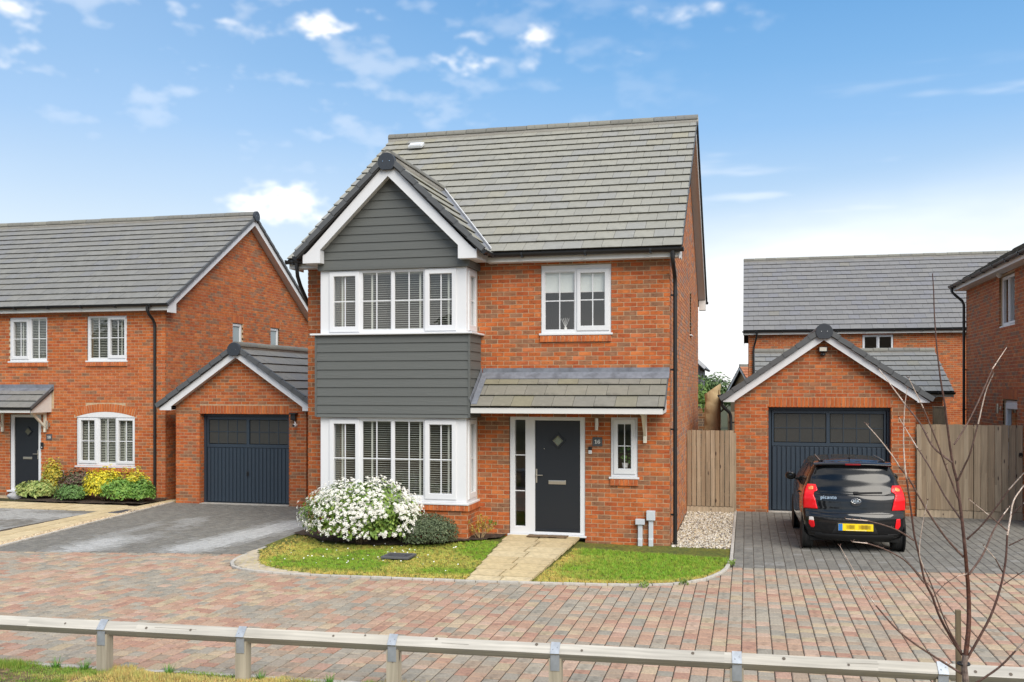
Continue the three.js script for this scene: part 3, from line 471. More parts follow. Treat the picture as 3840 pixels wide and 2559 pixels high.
// ================= single garages =================
function garage(o) {
  const { x0, x1, z, len, open, soldierTop, apex, slope, boxOut, boxBot, cw, ch, courses, pal = tilePalCool } = o, xc = (x0 + x1) / 2, half = (x1 - x0) / 2;
  const G = thing('garage', o.label, 'garage');
  const wt = (x) => apex + .06 - Math.abs(x - xc) * slope, eaveY = wt(x0), R9 = .13;
  brickWall(G, { pos: [0, 0, z], outline: [[x0, -.3], [x1, -.3], [x1, eaveY], [xc, wt(xc)], [x0, eaveY]], holes: [[open[0], open[1], -.29, open[2]]], grow: .02, skip: [[open[0] - .004, open[1] + .004, open[2], soldierTop]], cw, ch, y0: -.02, y1: wt(xc), span: (y) => { const k = Math.max(0, (y - eaveY) / slope); return [x0 + k, x1 - k]; }, off: x0, dark: .25, extra: [soldiers(open[0], open[1], open[2] + .003, soldierTop - .004, 0, .0735)], thick: .22 });
  for (const [x, t] of [[x0, -1], [x1, 1]]) brickWall(G, { pos: [x, 0, z], turn: t * Math.PI / 2, outline: t > 0 ? [[.001, -.3], [len, -.3], [len, eaveY], [.001, eaveY]] : [[-len, -.3], [-.001, -.3], [-.001, eaveY], [-len, eaveY]], cw, ch, y0: -.02, y1: eaveY, span: () => t > 0 ? [0, len] : [-len, 0], most: 0, thick: .2 });
  brickWall(G, { pos: [open[0], 0, z - .012], turn: Math.PI / 2, outline: [[.001, -.3], [.19, -.3], [.19, open[2]], [.001, open[2]]], cw, ch, y0: -.02, y1: open[2], span: () => [0, .19], off: -.11, most: 60, thick: .05 });
  brickWall(G, { pos: [open[1], 0, z - .012], turn: -Math.PI / 2, outline: [[-.19, -.3], [-.001, -.3], [-.001, open[2]], [-.19, open[2]]], cw, ch, y0: -.02, y1: open[2], span: () => [-.19, 0], off: -.11, most: 0, thick: .05 });
  part('rear_wall', poly([[x0 + .2, -.3], [x1 - .2, -.3], [x1 - .2, eaveY], [xc, wt(xc) - .1], [x0 + .2, eaveY]], .1), M.mortar, G).position.z = z - len;
  part('floor', bx(x0 + .2, x1 - .2, -.2, -.02, z - len, z - .2), M.kerb, G);
  const zf = z + .2, ov = boxOut, yt = apex + R9 + .1, run = half + ov + .03, ye = yt - run * slope;
  for (const m of [1, -1]) {
    const xe = xc + m * run;
    roofSlope(G, m > 0 ? { a: V(xe, ye, zf + .05), b: V(xe, ye, z - len), top: V(xc, yt, zf + .05), courses, tw: .33, pal } : { a: V(xe, ye, z - len), b: V(xe, ye, zf + .05), top: V(xc, yt, z - len), courses, tw: .33, pal, most: 0 });
    const hy = (x) => apex - x * slope, pts = [[0, apex], [half, hy(half)], [half, boxBot], [half + ov, boxBot], [half + ov, hy(half + ov) + .16], [0, apex + .19]].map(([x, y]) => [xc + m * x, y]);
    part('bargeboard', poly(m > 0 ? pts : pts.reverse(), .022), M.upvc, G).position.z = zf - .022;
    part('fascia', bx(...(m > 0 ? [xc + half + ov - .02, xc + half + ov] : [xc - half - ov, xc - half - ov + .02]), boxBot, boxBot + .13, z - len, zf - .023), M.upvc, G);
    part('soffit', bx(...(m > 0 ? [x1 + .002, x1 + ov - .021] : [x0 - ov + .021, x0 - .002]), boxBot + .002, boxBot + .012, z - len, zf - .023), M.white, G);
    part('rake_soffit', bar(V(xc + m * .02, apex + .02, z + .09), V(xc + m * half, hy(half) + .02, z + .09), .17, .012), M.white, G);
    vergeCaps(G, V(xc + m * (run + .03), ye - .02, zf + .035), V(xc + m * .05, yt - .03, zf + .035), courses, m, M.verge, .075, .105);
    gutter(G, V(xc + m * (half + ov + .055), boxBot + .14, zf + .03), V(xc + m * (half + ov + .055), boxBot + .14, z - len), .055);
  }
  ridge(G, V(xc, yt + .02, zf + .02), V(xc, yt + .02, z - len), .11, .45); finial(G, xc, apex + .17, zf + .03, o.cap || .15);
  // up-and-over door
  const d = grp('garage_door', G), w = open[1] - open[0], h = open[2]; d.position.set(open[0], .015, z - .17);
  part('frame', ring([0, w, -.04, h - .016], [[.06, w - .06, 0.002, h - .075]], .06, .004), M.gdoor, d);
  const a = .075, b = w - .075, mid = w / 2, wy0 = h * .665, wy1 = h - .165;
  part('panel', bx(a, b, .01, wy0 - .10, -.06, -.03), M.gdoor, d);
  part('rail', [bx(a, b, wy0 - .095, wy0 - .02, -.06, -.012), bx(a, b, wy1 + .02, h - .08, -.06, -.012), bx(mid - .035, mid + .035, wy0 - .02, wy1 + .02, -.06, -.012), bx(a, a + .04, wy0 - .02, wy1 + .02, -.06, -.012), bx(b - .04, b, wy0 - .02, wy1 + .02, -.06, -.012)], M.gdoor, d);
  const n = Math.round((b - a) / .096), rg = metres(new RoundedBoxGeometry(.066, wy0 - .13, .03, 1, .007));
  for (let i = 0; i < n; i++) { const m = part('rib', rg, M.gdoor, d); m.position.set(a + (i + .5) * (b - a) / n, .02 + (wy0 - .13) / 2, -.022); }
  const pane = std([.045, .045, .042], .25, {});
  for (const [p, q] of [[a + .045, mid - .04], [mid + .04, b - .045]]) {
    for (let i = 0; i < 4; i++) for (let j = 0; j < 2; j++) { const pw = (q - p) / 4, ph = (wy1 - wy0 + .03) / 2; part('pane', bx(p + i * pw + .008, p + (i + 1) * pw - .008, wy0 - .015 + j * ph + .008, wy0 - .015 + (j + 1) * ph - .008, -.05, -.036), pane, d); }
    part('glazing_bars', [...[1, 2, 3].map((i) => bx(p + i * (q - p) / 4 - .007, p + i * (q - p) / 4 + .007, wy0 - .014, wy1 + .014, -.045, -.026)), bx(p, q, (wy0 + wy1) / 2 - .007, (wy0 + wy1) / 2 + .007, -.044, -.025)], M.gdoor, d);
  }
  part('handle', [rbx(mid - .03, mid + .03, .62, .73, -.012, .006, .008), rod(V(mid, .68, .0), V(mid, .68, .035), .009), rod(V(mid, .64, .035), V(mid, .715, .035), .009)], M.black, d);
  part('threshold', bx(open[0] + .004, open[1] - .004, -.1, .012, z - .22, z + .03), M.kerb, G);
  rebase(G, xc, 0, z); return G;
}
garage({ label: 'brick garage with closed navy door between the two houses, no car before it', x0: -11.53, x1: -8.27, z: -3.5, len: 5.5, open: [-10.912, -8.691, 2.05], soldierTop: 2.25, apex: 3.33, slope: .68, boxOut: .29, boxBot: 2.135, cw: .208, ch: .0715, courses: 7, cap: .155 });
const gR = garage({ label: 'brick garage with navy door behind the parked black car', x0: .995, x1: 4.63, z: -5.0, len: 5.6, open: [1.696, 4.15, 2.232], soldierTop: 2.45, apex: 3.64, slope: .699, boxOut: .24, boxBot: 2.345, cw: .22, ch: .075, courses: 8, cap: .165 });
downpipe(gR, [V(-2.09, 2.44, .1), V(-2.09, 2.28, .08), V(-2.02, 2.2, .04), V(-1.93, 2.12, -.02), V(-1.9, 2.0, -.05), V(-1.9, 0, -.05)], [1.9, .9], [.09, 0]);

// ================= neighbour on the left =================
{
  const H = thing('neighbour_house', 'brick house with plain gabled roof, arched ground window and number 18 plaque', 'house');
  const Z = -4, X1 = -12.13, X0 = -21.2, D = 7.8, zr = Z - D / 2, ey = 4.60, ry = 7.36, sl = (ry - ey) / (D / 2 + .3), cw = .208, ch = .072, y0 = -.02;
  const gab = (lx) => ey - .08 + (lx < D / 2 ? lx + .3 : D + .3 - lx) * sl;
  const arch = (x) => 2.065 - .12 * ((x + 13.757) / .805) ** 2;
  const wins = [[-16.48, -15.395, 3.30, 4.40], [-14.267, -13.179, 3.30, 4.40]], w3 = [-14.565, -12.954, .757, 1.96];
  const ah = [[w3[0], w3[2]], [w3[0], w3[3]], ...Array.from({ length: 9 }, (_, i) => { const x = w3[0] + (w3[1] - w3[0]) * i / 8; return [x, arch(x)]; }), [w3[1], w3[3]], [w3[1], w3[2]]];
  const wall = brickWall(H, { pos: [0, 0, Z], outline: [[X0, -.3], [X1, -.3], [X1, ey], [X0, ey]], holes: [...wins, [-16.465, -15.575, -.29, 1.99], [w3[0], w3[1], w3[2], 1.94]], skip: [[w3[0] - .05, w3[1] + .05, 1.9, 2.13], [w3[0] + .25, w3[1] - .25, 2.1, 2.25], [-19, -15.2, 2.12, 2.72]], cw, ch, y0, y1: ey - .05, span: () => [X0, X1], off: X1 - .104, dark: .12, extra: [(P, R) => { const n = 25, r = .19; for (let i = 0; i < n; i++) { const x = w3[0] - .03 + (w3[1] - w3[0] + .06) * (i + .5) / n, s = -.24 * (x + 13.757) / .648; P.add(V(x - .1 * Math.sin(Math.atan(s)), arch(x) + .1, -.028), V(.056, r, .06), new THREE.Quaternion().setFromAxisAngle(V(0, 0, 1), Math.atan(s) * 1.0), [0, 1, 4, 8, 3][R() * 5 | 0], 1.3); } }] });
  part('arch_head', poly([[w3[0] + .002, 1.935], [w3[1] - .002, 1.935], ...Array.from({ length: 9 }, (_, i) => { const x = w3[1] - .002 + (w3[0] - w3[1] + .004) * i / 8; return [x, arch(x)]; })], .05), M.upvc, H).position.z = Z - .046;
  brickWall(H, { pos: [X1, 0, Z], turn: Math.PI / 2, outline: [[.001, -.3], [D, -.3], [D, gab(D)], [D / 2, gab(D / 2)], [.001, gab(0)]], holes: [[3.08, 3.62, 3.3, 4.39], [5.2, 5.74, 3.3, 4.39]], skip: [[3.02, 3.68, 4.38, 4.6], [5.14, 5.8, 4.38, 4.6]], cw, ch, y0, y1: gab(D / 2), span: (y) => { const k = Math.max(0, (y - gab(0)) / sl); return [k, D - k]; }, off: .104, most: 0, dark: .2, extra: [soldiers(3.02, 3.68, 4.393, 4.585, 0), soldiers(5.14, 5.8, 4.393, 4.585, 0)], pal: brickPal.map(([r, g, b]) => [r * 1.02, g * 1.1, b * 1.25]) });
  part('rear_wall', bx(X0, X1 - .25, -.3, ey - .1, Z - D, Z - D + .2), M.mortar, H); part('end_wall', bx(X0, X0 + .2, -.3, ey, Z - D + .2, Z - .25), M.mortar, H); part('floor', bx(X0 + .2, X1 - .25, -.3, -.1, Z - D + .2, Z - .25), M.mortar, H);
  roofSlope(H, { a: V(X0, ey, Z + .3), b: V(X1 + .22, ey, Z + .3), top: V(X0, ry, zr), courses: 16, tw: .32, pal: tilePalCool });
  roofSlope(H, { a: V(X1 + .22, ey, Z - D - .3), b: V(X0, ey, Z - D - .3), top: V(X1 + .22, ry, zr), courses: 16, tw: .32, pal: tilePalCool, most: 0 });
  ridge(H, V(X0, ry + .03, zr), V(X1 + .23, ry + .03, zr), .115, .45);
  const f = finial(H, X1 + .23, ry + .0, zr, .14); f.rotation.y = Math.PI / 2;
  part('fascia', bx(X0, X1 + .2, 4.47, 4.60, Z + .2, Z + .22), M.white, H); part('soffit', bx(X0, X1 + .198, 4.473, 4.483, Z + .001, Z + .199), M.white, H);
  gutter(H, V(X0, 4.61, Z + .285), V(X1 + .25, 4.61, Z + .285), .055);
  const bl = (lx, o) => [lx, ey - .03 + o + (lx < D / 2 ? lx + .3 : D - lx + .3) * sl];
  const bg = part('bargeboard', poly([bl(-.22, -.02), bl(D / 2, 0), bl(D + .22, -.02), bl(D + .22, -.17), bl(D / 2, -.21), bl(.12, -.20), [.12, 4.42], [-.22, 4.42]], .022), M.upvc, H); bg.rotation.y = Math.PI / 2; bg.position.set(X1 + .19, 0, Z);
  for (const [p, q] of [[.0, D / 2], [D / 2, D]]) { const a = bl(p, -.17), b = bl(q, -.17); part('verge_soffit', bar(V(X1 + .095, a[1], Z - a[0]), V(X1 + .095, b[1], Z - b[0]), .185, .012), M.white, H); }
  vergeCaps(H, V(X1 + .235, ey - .02, Z + .3), V(X1 + .235, ry - .03, zr), 16, 1, M.verge, .05, .07); vergeCaps(H, V(X1 + .235, ey - .02, Z - D - .3), V(X1 + .235, ry - .03, zr), 16, 1, M.verge, .05, .07);
  downpipe(H, [V(-12.42, 4.55, Z + .285), V(-12.42, 4.40, Z + .27), V(-12.40, 4.30, Z + .15), V(-12.38, 4.2, Z + .07), V(-12.38, 4.05, Z + .055), V(-12.38, .02, Z + .055)], [3.9, 2.6, 1.5, .6], [0, -.05]);
  // windows
  const up = (x, l) => { windowUnit(H, [x, 3.302, Z - .02], 0, 1.088, 1.095, l); sillRow(H, x - .03, x + 1.11, 3.165, 3.262, 0, 0, [0, 0, Z], brickPal, .072); };
  up(-16.48, [{ x0: .11, x1: .49, y0: .13, y1: .97, sash: [.05, .55, .05, 1.03], bars: [1], barY: .55 }, { x0: .62, x1: 1.03, y0: .07, y1: 1.03, bars: [1], barY: .55 }]);
  up(-14.267, [{ x0: .07, x1: .54, y0: .07, y1: 1.03, bars: [1], barY: .55 }, { x0: .635, x1: 1.02, y0: .13, y1: .98, sash: [.575, 1.05, .05, 1.04], bars: [1], barY: .55 }]);
  windowUnit(H, [w3[0], .76, Z - .02], 0, 1.611, 1.175, [{ x0: .119, x1: .498, y0: .13, y1: 1.10, sash: [.05, .565, .06, 1.15], bars: [1], barY: .6 }, { x0: .631, x1: 1.058, y0: .085, y1: 1.14, bars: [1], barY: .6 }, { x0: 1.16, x1: 1.546, y0: .13, y1: 1.10, sash: [1.1, 1.6, .06, 1.15], bars: [1], barY: .6 }]);
  sillRow(H, w3[0] - .03, w3[1] + .02, .612, .718, 0, 0, [0, 0, Z], brickPal, .072);
  for (const p of [3.1, 5.22]) { windowUnit(H, [X1 - .035, 3.32, Z - p + .02], Math.PI / 2, .52, 1.06, [{ x0: .08, x1: .44, y0: .08, y1: .98 }], { glass: M.frost, sill: false }); }
  // door and canopy
  const d = grp('front_door', H); d.position.set(-16.463, .12, Z - .02);
  part('frame', ring([0, .885, 0, 1.865], [[.1, .8, .03, 1.80]], .08, .005), M.upvc, d); part('threshold', rbx(-.05, .93, -.04, 0, -.05, .08, .005), M.upvc, d);
  part('door_leaf', bx(.102, .798, .032, 1.798, -.07, -.03), M.navy, d);
  part('diamond_surround', new THREE.BoxGeometry(.17, .17, .02).rotateZ(Math.PI / 4).translate(.49, 1.45, -.022), M.navy, d); part('diamond_pane', new THREE.BoxGeometry(.12, .12, .02).rotateZ(Math.PI / 4).translate(.49, 1.45, -.019), std([.11, .11, .08], .1), d);
  part('letter_plate', rbx(.345, .6, .765, .825, -.03, -.012, .006), M.steel, d); part('door_handle', [rbx(.755, .78, .77, 1.0, -.03, -.016, .005), rod(V(.768, .9, -.02), V(.768, .9, .02), .008), rod(V(.768, .9, .016), V(.66, .9, .02), .008)], M.steel, d);
  roofSlope(H, { a: V(-17.3, 2.16, Z + .75), b: V(-15.22, 2.16, Z + .75), top: V(-17.3, 2.62, Z + .01), courses: 3, tw: .33, pal: tilePalCool });
  part('canopy_fascia', bx(-17.3, -15.27, 2.05, 2.165, Z + .68, Z + .70), M.white, H); part('canopy_soffit', bx(-17.3, -15.29, 2.06, 2.07, Z + .003, Z + .679), M.white, H);
  part('canopy_cheek', poly([[-.70, 2.052], [-.003, 2.052], [-.003, 2.58], [-.70, 2.14]], .02), M.white, H).rotation.y = Math.PI / 2; H.children.at(-1).position.set(-15.288, 0, Z);
  part('canopy_verge', bar(V(-15.225, 2.17, Z + .76), V(-15.225, 2.65, Z + .0), .03, .06), M.verge, H);
  part('lead_flashing', [bx(-17.3, -15.2, 2.60, 2.73, Z + .004, Z + .018), bar(V(-16.25, 2.535, Z + .17), V(-16.25, 2.64, Z + .01), 2.1, .012)], M.lead, H);
  for (const x of [-15.43, -16.66]) { const b = grp('canopy_bracket', H); b.position.set(x, 0, Z); part('upright', rbx(-.03, .03, 1.56, 2.05, .004, .06, .006), M.cream, b); part('strut', bar(V(0, 1.7, .05), V(0, 2.0, .42), .045, .05), M.cream, b); part('arm', rbx(-.03, .03, 2.0, 2.05, .06, .5, .006), M.cream, b); }
  rebase(H, -16.7, 0, Z - D / 2);
  for (const [x, y, w, h, tp, n] of [[-15.94, 3.36, 1.0, .98, [-.25, .2], 'upper window over the door canopy'], [-13.72, 3.36, 1.0, .98, [-.3, .02, .32], 'upper window over the arched one'], [-13.76, .84, 1.45, 1.05, [-.55, -.08, .45], 'arched ground floor window']])
    venetian(`white venetian blind with tapes in the ${n} of house 18`, [x, y, -4.16], 0, w, h, tp, .04, .35, 'blinds in the house numbered 18');
}

// ================= houses further back and to the right =================
{ // right-hand neighbour: we see its side wall and eaves
  const H = thing('side_house', 'brick house side wall with white eaves and black downpipe behind the close-board fence', 'house');
  const X0 = 6.6, zb = -9.95, zf = -3.4, by = .15, ey = 5.22, sl = .6, cw = .22, ch = .075;
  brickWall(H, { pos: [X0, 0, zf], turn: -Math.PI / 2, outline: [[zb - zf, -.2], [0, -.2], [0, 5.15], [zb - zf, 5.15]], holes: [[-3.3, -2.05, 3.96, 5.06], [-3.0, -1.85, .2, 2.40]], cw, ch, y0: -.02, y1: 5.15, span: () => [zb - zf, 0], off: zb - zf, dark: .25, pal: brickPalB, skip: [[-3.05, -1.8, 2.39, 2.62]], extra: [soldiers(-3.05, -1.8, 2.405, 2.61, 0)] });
  part('rear_wall', bx(X0 + .25, X0 + 8, -.2, 5.1, zb, zb + .2), M.mortar, H); part('front_wall', bx(X0 + .25, X0 + 8, -.2, 5.1, zf - .2, zf), M.mortar, H); part('end_wall', bx(X0 + 7.8, X0 + 8, -.2, 5.1, zb + .2, zf - .2), M.mortar, H); part('floor', bx(X0 + .25, X0 + 7.8, -.2, 0, zb + .2, zf - .2), M.mortar, H);
  roofSlope(H, { a: V(X0 - .32, ey, zb - .2), b: V(X0 - .32, ey, zf + .2), top: V(X0 + 4, ey + 4.32 * sl, zb - .2), courses: 15, tw: .33, pal: tilePalCool.map(([r, g, b]) => [r * 1.15, g * 1.15, b * 1.1]) });
  roofSlope(H, { a: V(X0 + 8.32, ey, zf + .2), b: V(X0 + 8.32, ey, zb - .2), top: V(X0 + 4, ey + 4.32 * sl, zf + .2), courses: 15, tw: .33, pal: tilePalCool, most: 0 });
  part('fascia', bx(X0 - .27, X0 - .25, 5.09, 5.22, zb - .15, zf + .15), M.white, H); part('soffit', bx(X0 - .249, X0 - .002, 5.093, 5.103, zb - .14, zf + .14), M.white, H); part('box_end', bx(X0 - .25, X0 + .1, 5.09, 5.25, zb - .17, zb - .151), M.white, H);
  gutter(H, V(X0 - .33, 5.22, zb - .22), V(X0 - .33, 5.22, zf + .2), .055);
  downpipe(H, [V(X0 - .33, 5.17, zb - .02), V(X0 - .33, 5.05, zb), V(X0 - .2, 4.92, zb + .02), V(X0 - .07, 4.8, zb + .03), V(X0 - .06, 4.65, zb + .03), V(X0 - .06, 0, zb + .03)], [4.3, 3.1, 2.1], [.06, 0]);
  windowUnit(H, [X0 + .06, 3.98, -6.68], -Math.PI / 2, 1.2, 1.06, [{ x0: .07, x1: .56, y0: .07, y1: .99 }, { x0: .65, x1: 1.13, y0: .07, y1: .99, sash: [.6, 1.18, .02, 1.04] }], {}); 
  windowUnit(H, [X0 + .06, .22, -6.38], -Math.PI / 2, 1.12, 2.16, [{ x0: .12, x1: 1.0, y0: 1.1, y1: 1.98, sash: [.06, 1.06, .05, 2.1] }], { sill: false });
  const dm = thing('dome_camera', 'small white dome camera under the white eaves of the side wall', 'camera'); part('base', new THREE.CylinderGeometry(.055, .06, .05, 16), M.white, dm); part('dome', new THREE.SphereGeometry(.045, 14, 8, 0, 6.3, Math.PI / 2, Math.PI / 2).translate(0, -.025, 0), M.white, dm); dm.position.set(X0 - .09, 5.068, -6.3);
  rebase(H, X0 + 4, 0, -6.7);
}
function plainHouse(o) {   // a house far enough off that its bricks read as a tint
  const H = thing(o.name, o.label, o.cat || 'house'), { x0, x1, z, d, eave, ridgeY, ov = .2, pal, mat, courses, tw = .33 } = o, zr = z - d / 2, sl = (ridgeY - eave) / (d / 2 + .3);
  if (o.brick) {
    const gab = (l) => eave - .1 + Math.min(l + .3, d + .3 - l) * sl, bw = (q) => brickWall(H, { cw: .225, ch: .075, y0: 0, most: 300, dark: .2, thick: .2, pal: o.brickPal || brickPal, ...q });
    bw({ pos: [0, 0, z], outline: [[x0, -.2], [x1, -.2], [x1, eave], [x0, eave]], holes: o.holes || [], y1: eave, span: () => [x0, x1] });
    for (const [x, t] of [[x0, -1], [x1, 1]]) bw({ pos: [x, 0, z], turn: t * Math.PI / 2, outline: [[t > 0 ? .001 : -d, -.2], [t > 0 ? d : -.001, -.2], [t > 0 ? d : -.001, gab(d)], [t * d / 2, gab(d / 2)], [t > 0 ? .001 : -d, gab(0)]].sort(() => 0), y1: gab(d / 2), span: (y) => { const k = Math.max(0, (y - gab(0)) / sl); return t > 0 ? [k, d - k] : [-d + k, -k]; }, most: 0 });
  } else part('wall', poly([[-0, -.2], [d, -.2], [d, eave], [d / 2, ridgeY - .15], [0, eave]], x1 - x0), mat, H).rotation.y = Math.PI / 2, H.children.at(-1).position.set(x0, 0, z);
  roofSlope(H, { a: V(x0 - ov, eave, z + .3), b: V(x1 + ov, eave, z + .3), top: V(x0 - ov, ridgeY, zr), courses, tw, pal, most: o.most ?? 300 });
  roofSlope(H, { a: V(x1 + ov, eave, z - d - .3), b: V(x0 - ov, eave, z - d - .3), top: V(x1 + ov, ridgeY, zr), courses, tw, pal, most: 0 });
  ridge(H, V(x0 - ov, ridgeY + .02, zr), V(x1 + ov, ridgeY + .02, zr), .11, .45);
  part('fascia', bx(x0 - ov, x1 + ov, eave - .15, eave - .02, z + .2, z + .22), M.white, H); part('soffit', bx(x0 - ov, x1 + ov, eave - .148, eave - .138, z + .002, z + .199), M.white, H);
  gutter(H, V(x0 - ov - .03, eave - .02, z + .28), V(x1 + ov + .03, eave - .02, z + .28), .055);
  for (const x of [x0 - ov, x1 + ov - .02]) for (const m of [1, -1]) part('bargeboard', bar(V(x + .01, eave - .1, zr + m * (d / 2 + .25)), V(x + .01, ridgeY - .1, zr), .02, .16), M.white, H);
  return H;
}
{
  const B = plainHouse({ name: 'rear_house', label: 'brick house with long slate grey roof rising behind the car and its garage', x0: 1.32, x1: 11.5, z: -21, d: 9, eave: 4.77, ridgeY: 7.95, courses: 16, tw: .38, pal: tilePalCool.map(([r, g, b]) => [r * .95, g * .95, b * 1.02]), brick: true, holes: [[5.35, 6.42, 3.55, 4.6]] });
  windowUnit(B, [5.36, 3.57, -21.02], 0, 1.05, 1.02, [{ x0: .08, x1: .48, y0: .09, y1: .93 }, { x0: .58, x1: .98, y0: .09, y1: .93, sash: [.53, 1.03, .03, .98] }]);
  downpipe(B, [V(1.62, 4.7, -20.72), V(1.6, 4.5, -20.8), V(1.52, 4.2, -20.93), V(1.5, 4.0, -20.94), V(1.5, 0, -20.94)], [3.5], [0, -.06]);
  rebase(B, 6.4, 0, -25.5);
  const G = plainHouse({ name: 'low_building', label: 'single-storey brick building with grey tiled roof, its ridge below the rear window', cat: 'garage', x0: 1.75, x1: 6.8, z: -14, d: 5.4, eave: 2.53, ridgeY: 3.80, courses: 8, tw: .34, ov: .25, pal: tilePalCool.map(([r, g, b]) => [r * 1.02, g * 1.03, b * 1.05]), brick: true });
  downpipe(G, [V(5.9, 2.45, -13.72), V(5.9, 2.3, -13.75), V(5.9, 2.1, -13.93), V(5.9, 0, -13.94)], [1.5], [0, -.06]); rebase(G, 4.3, 0, -16.7);
  const Y = plainHouse({ name: 'buff_house', label: 'buff house with orange tiled roof far beyond the garage', x0: .2, x1: 7, z: 2, d: 4, eave: 2.37, ridgeY: 3.82, courses: 9, tw: .3, most: 0, pal: [[.42, .16, .08], [.46, .19, .10], [.40, .15, .075]], mat: std([.50, .33, .17], .9, { map: T.mortar }) });
  Y.rotation.y = .35; Y.position.set(0.87, 0, -38);
}
// ================= ground, road, drives =================
const groundMat = std([.10, .105, .05], 1, { map: T.turf });
{ const g = new THREE.PlaneGeometry(500, 500, 1, 1).rotateX(-Math.PI / 2), u = g.attributes.uv; for (let i = 0; i < u.count; i++) u.setXY(i, u.getX(i) * 120, u.getY(i) * 120); const m = structure('ground', g, groundMat); m.position.y = -.09; }
function sheet(name, pts, y, mat, uvs = 1) {   // a flat polygon of ground, uv in metres
  const g = new THREE.ShapeGeometry(new THREE.Shape(pts.map(([x, z]) => new THREE.Vector2(x, -z)))); g.rotateX(-Math.PI / 2);
  const u = g.attributes.uv; for (let i = 0; i < u.count; i++) u.setXY(i, u.getX(i) * uvs, u.getY(i) * uvs); const m = structure(name, g, mat); m.position.y = y; return m;
}
function paverGeo(c = .1) {   // unit block with worn top edges; y from -1 to 0
  const f = [], uv = [], q = (...p) => { for (const k of [0, 1, 2, 0, 2, 3]) { f.push(...p[k]); uv.push(p[k][0] * .5, p[k][2] * .5); } }, i = .5 - c * .55, o = .5;
  const T4 = [[-i, 0, i], [i, 0, i], [i, 0, -i], [-i, 0, -i]], B4 = [[-o, -.3, o], [o, -.3, o], [o, -.3, -o], [-o, -.3, -o]], D4 = B4.map(([x, , z]) => [x, -1, z]);
  q(...T4); for (let k = 0; k < 4; k++) { const n = (k + 1) % 4; q(B4[k], B4[n], T4[n], T4[k]); q(D4[k], D4[n], B4[n], B4[k]); }
  const g = new THREE.BufferGeometry(); g.setAttribute('position', new THREE.Float32BufferAttribute(f, 3)); g.setAttribute('uv', new THREE.Float32BufferAttribute(uv, 2)); g.computeVertexNormals(); return g;
}
const pg = paverGeo(), paverGeos = [[.1, .2], [.6, .5], [.35, .8], [.8, .1], [.2, .55]].map(([x, y]) => shiftUV(pg, .8, x, y));
function blockPaving(base, o) {   // courses run away from the houses; z0(x) to z1(x)
  const { x0, x1, z0, z1, w, lens, pal, pick, y = .0, gap = .009 } = o, R = rng(o.seed);
  const P = new Pieces(base, 'paving_block', 'block_paving', pal, T.conc, { geos: paverGeos, rough: .9, most: o.most ?? 300 });
  for (let x = x0; x < x1; x += w) {
    const xm = x + w / 2, a = z0(xm), b = z1(xm); let z = a - R() * .2;
    while (z < b) {
      const l = lens[R() * lens.length | 0], p = Math.max(z, a), q = Math.min(z + l, b); z += l; if (q - p < .03) continue;
      P.list.push({ pos: V(xm, y - base.position.y + (R() - .5) * .003, (p + q) / 2), scale: V(w - gap, .024, q - p - gap * 1.7), quat: new THREE.Quaternion().setFromEuler(new THREE.Euler((R() - .5) * .009, (R() - .5) * .02, (R() - .5) * .009)), shade: pick(xm, (p + q) / 2, R), score: 1 / (w * .024) * l });
    }
  }
  P.build();
}
const lawnEdge = [[-6.52, -.1], [-6.50, 1.12], [-6.45, 2.26], [-6.39, 2.86], [-6.25, 3.24], [-6.02, 3.50], [-5.60, 3.68], [-5.06, 3.74], [-4.19, 3.72], [-2.47, 3.63], [-1.56, 3.54], [-.49, 3.42], [.2, 3.22], [.66, 2.80], [.93, 2.05], [1.0, 1.3], [1.02, 1.0]];
const edgeZ = (x) => { for (let i = 4; i < lawnEdge.length - 1; i++) { const [a, b] = lawnEdge[i], [c, d] = lawnEdge[i + 1]; if (x >= a && x <= c) return mix(b, d, (x - a) / (c - a)); } return x < -6 ? 3.2 : 1.3; };
const driveL = (x) => 2.39 - (x + 6.77) * .175, driveR = (x) => 1.70 - .11 * (x - 1), vergeZ = (x) => 8.36 - .052 * (x + 4.3);
const sand = std([.13, .105, .075], 1, { map: T.soil });
const road = sheet('road', [[-14, 4.2], [-14, vergeZ(-14)], [12, vergeZ(12)], [12, -6], [-6.4, -6], [-6.4, 1.5]], -.0095, sand);
const roadPal = [[.50, .315, .23], [.53, .36, .265], [.50, .405, .28], [.41, .365, .305], [.36, .33, .28], [.47, .275, .205], [.43, .33, .25], [.56, .44, .31], [.44, .39, .32], [.52, .33, .255], [.41, .35, .285], [.57, .41, .32]].map(([r, g, b]) => [r * .90, g * .89, b * .86]);
blockPaving(road, { seed: 31, x0: -13.4, x1: 8.2, w: .152, lens: [.12, .16, .16, .2, .24], pal: roadPal, z0: (x) => x < -6.3 ? driveL(x) : x < 1.0 ? edgeZ(x) + .015 : driveR(x), z1: vergeZ, pick: (x, z, R) => { const grey = fbm2(x * .9 + 40, z * 1.2 + 7, 4096, 2, 5); return R() < .18 + .55 * smooth(.45, .65, grey) ? [3, 4, 8, 10, 6][R() * 5 | 0] : [0, 1, 2, 5, 6, 7, 9, 11, 0, 1][R() * 10 | 0]; } });
const greyPal = [[.215, .212, .195], [.235, .23, .21], [.20, .197, .183], [.25, .243, .222], [.225, .222, .207], [.21, .204, .187], [.33, .335, .33], [.41, .42, .42], [.28, .28, .27], [.50, .515, .525]].map(([r, g, b]) => [r * .9, g * .88, b * .85]);
const driveRight = sheet('driveway', [[1.04, 1.8], [12, .6], [12, -5.2], [1.04, -5.2]], -.0055, sand);
